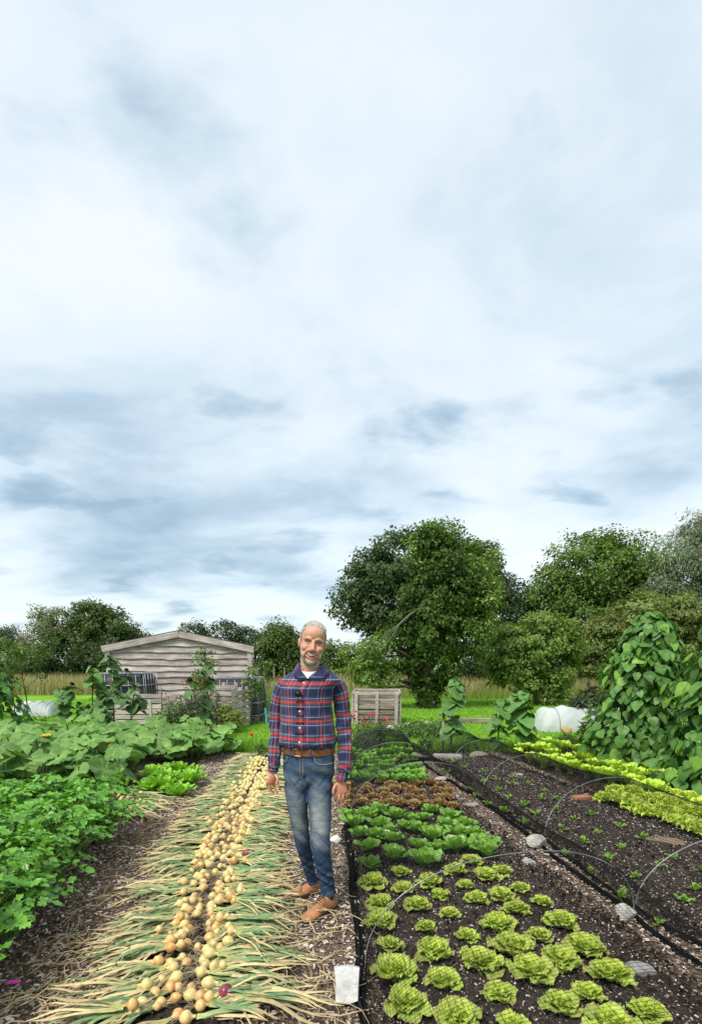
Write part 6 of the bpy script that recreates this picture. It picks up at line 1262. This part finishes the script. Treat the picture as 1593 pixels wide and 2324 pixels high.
# belt and buckle
bl = [ring(a, b, y, d_ + .006) for a, b, y, d_ in ((641, 760, 1710, .109), (640, 761, 1708, .110), (640, 761, 1696, .110), (641, 760, 1694, .109))]; V1, F1, _ = loft(bl, 60, False)
BELT = plain('tan_leather', (.20, .072, .026), .45, 0, (.3, .002), .35, .4, 40); belt = obj('belt', V1, F1, BELT, man)
bq = np.array([c - AY * (.117) for c in (M_(700, 1702),)])[0] - AX * .028
P = np.array([(x, 0, z) for x, z in ((-.024, -.019), (.016, -.021), (.024, -.012), (.024, .012), (.016, .021), (-.024, .019), (-.028, 0), (-.024, -.019))]); P = P @ np.array([AX, AY, (0, 0, 1)]) + bq; obj('buckle', *tube(curve(P, 40), .0032, 7), plain('copper_buckle', (.38, .20, .12), .3, .8), belt)
for u_ in (-.082, .052):
    V1, F1 = bevbox(.011, .006, .046, .001); q = M_(700, 1702) + AX * (u_ * .92) - AY * (.117 * math.sqrt(max(.2, 1 - (u_ / .155) ** 2)) + .004); obj('belt_loop', V1 + q, F1, DENIM, jeans, den * 1.2, False)
# ---- shoes
TAN = plain('worn_tan_leather', (.34, .155, .066), .42, 0, (.25, .002), .35, .45, 18); SOLE = plain('dark_rubber', (.02, .018, .016), .8)
def shoe(heel, toe, label=None):
    heel = np.asarray(heel, float); toe = np.asarray(toe, float); ax = unit(toe - heel); sd = np.array((-ax[1], ax[0], 0)); Ln = np.linalg.norm(toe - heel); up = np.array((0, 0, 1.0)); t = bpy.data.objects.new('shoe', None); C.objects.link(t); t.parent = man
    sec = [(0.0, .020, .050, .012), (.03, .030, .072, .008), (.10, .036, .088, .006), (.20, .037, .094, .006), (.30, .036, .096, .006), (.38, .036, .092, .006), (.46, .038, .082, .006), (.55, .042, .070, .006), (.66, .047, .059, .006), (.76, .0495, .053, .006), (.85, .048, .049, .006), (.92, .042, .044, .006), (.97, .031, .036, .007), (1.0, .012, .026, .010)]
    V, n = [], 22
    for f_, hw, ht, lo in dens(sec, 46):
        for k in range(n):
            a = math.pi * 2 * k / n; c_, s2 = math.cos(a), math.sin(a); z = .018 + (ht - .018) * (max(s2, 0) ** .8) if s2 > 0 else .018 + .006 * s2
            x = hw * math.copysign(abs(c_) ** .75, c_) * (1 - .16 * max(s2, 0) * (1 if f_ < .45 else .4)); V.append(heel + ax * (f_ * Ln) + sd * (x + .010 * math.sin(f_ * math.pi) * 0) + up * z)
    V = np.array(V); m = len(V) // n; i = np.arange(m - 1)[:, None]; j = np.arange(n)[None]; k = (j + 1) % n; F = [np.stack([i * n + j, (i + 1) * n + j, (i + 1) * n + k, i * n + k], -1).reshape(-1, 4)]
    V = np.concatenate([V, V[:n].mean(0)[None], V[-n:].mean(0)[None]]); c0 = len(V) - 2; j = np.arange(n); k = (j + 1) % n; F.append(np.concatenate([np.stack([np.full(n, c0), j, k], 1), np.stack([np.full(n, c0 + 1), (m - 1) * n + k, (m - 1) * n + j], 1)])); V[:, 2] += .0012 * wob(V, 120, 3); obj('upper', V, F, TAN, t)
    sv = []; pr = dens(sec, 30); 
    for z, gw in ((.0, .002), (.010, .004), (.019, .004), (.021, .0)):
        for f_, hw, ht, lo in pr: sv.append(heel + ax * (f_ * (Ln + .006) - .003) + sd * (hw + gw) + up * z)
        for f_, hw, ht, lo in pr[::-1]: sv.append(heel + ax * (f_ * (Ln + .006) - .003) - sd * (hw + gw) + up * z)
    w_ = 60; i = np.arange(3)[:, None]; j = np.arange(w_)[None]; k = (j + 1) % w_; obj('sole', np.array(sv), [np.stack([i * w_ + j, i * w_ + k, (i + 1) * w_ + k, (i + 1) * w_ + j], -1).reshape(-1, 4), np.stack([np.arange(29), np.arange(29) + 1, 58 - np.arange(29), 59 - np.arange(29)], 1), np.stack([np.arange(29), np.arange(29) + 1, 58 - np.arange(29), 59 - np.arange(29)], 1)[:, ::-1] + 180], SOLE, t)
    lc = MB(); hts = dens(sec, 101)
    for f_ in (.36, .41, .46, .51):
        hgt_ = hts[int(f_ * 100)][2]; P = np.array([heel + ax * (f_ * Ln + .006 * (q > 0)) + sd * q * .018 + up * (hgt_ + .003 - 8 * (q * .018) ** 2) for q in np.linspace(-1, 1, 7)]); lc.add(*tube(P, .0022, 6), (.05, .03, .022))
    for q in (-1, 1):
        b0 = heel + ax * (.37 * Ln) + up * (.099); lc.add(*tube(curve([b0, b0 + sd * q * .018 + up * .008 + ax * .012, b0 + sd * q * .026 - up * .014 + ax * .02, b0 + sd * q * .030 - up * .028 + ax * .045], 10), .0019, 5), (.05, .03, .022))
    lc.obj('lace', vcol('lace', .8), t)
    sk = MB(); a0 = heel + ax * (.19 * Ln); sk.add(*tube([a0 + up * .06, a0 + up * .13], .029, 14), (.03, .05, .055)); sk.obj('sock', vcol('sock', .9), t)
z0 = np.array((0, 0, .012))
fh, ft = G(757, 2062) - mbase, G(688, 2102) - mbase; d_ = unit(ft - fh); shoe(ft - d_ * .295 + z0, ft + z0)
bt = G(660, 2042) - mbase; shoe(bt + np.array((.84, .46, 0)) * .285 + z0, bt + z0)
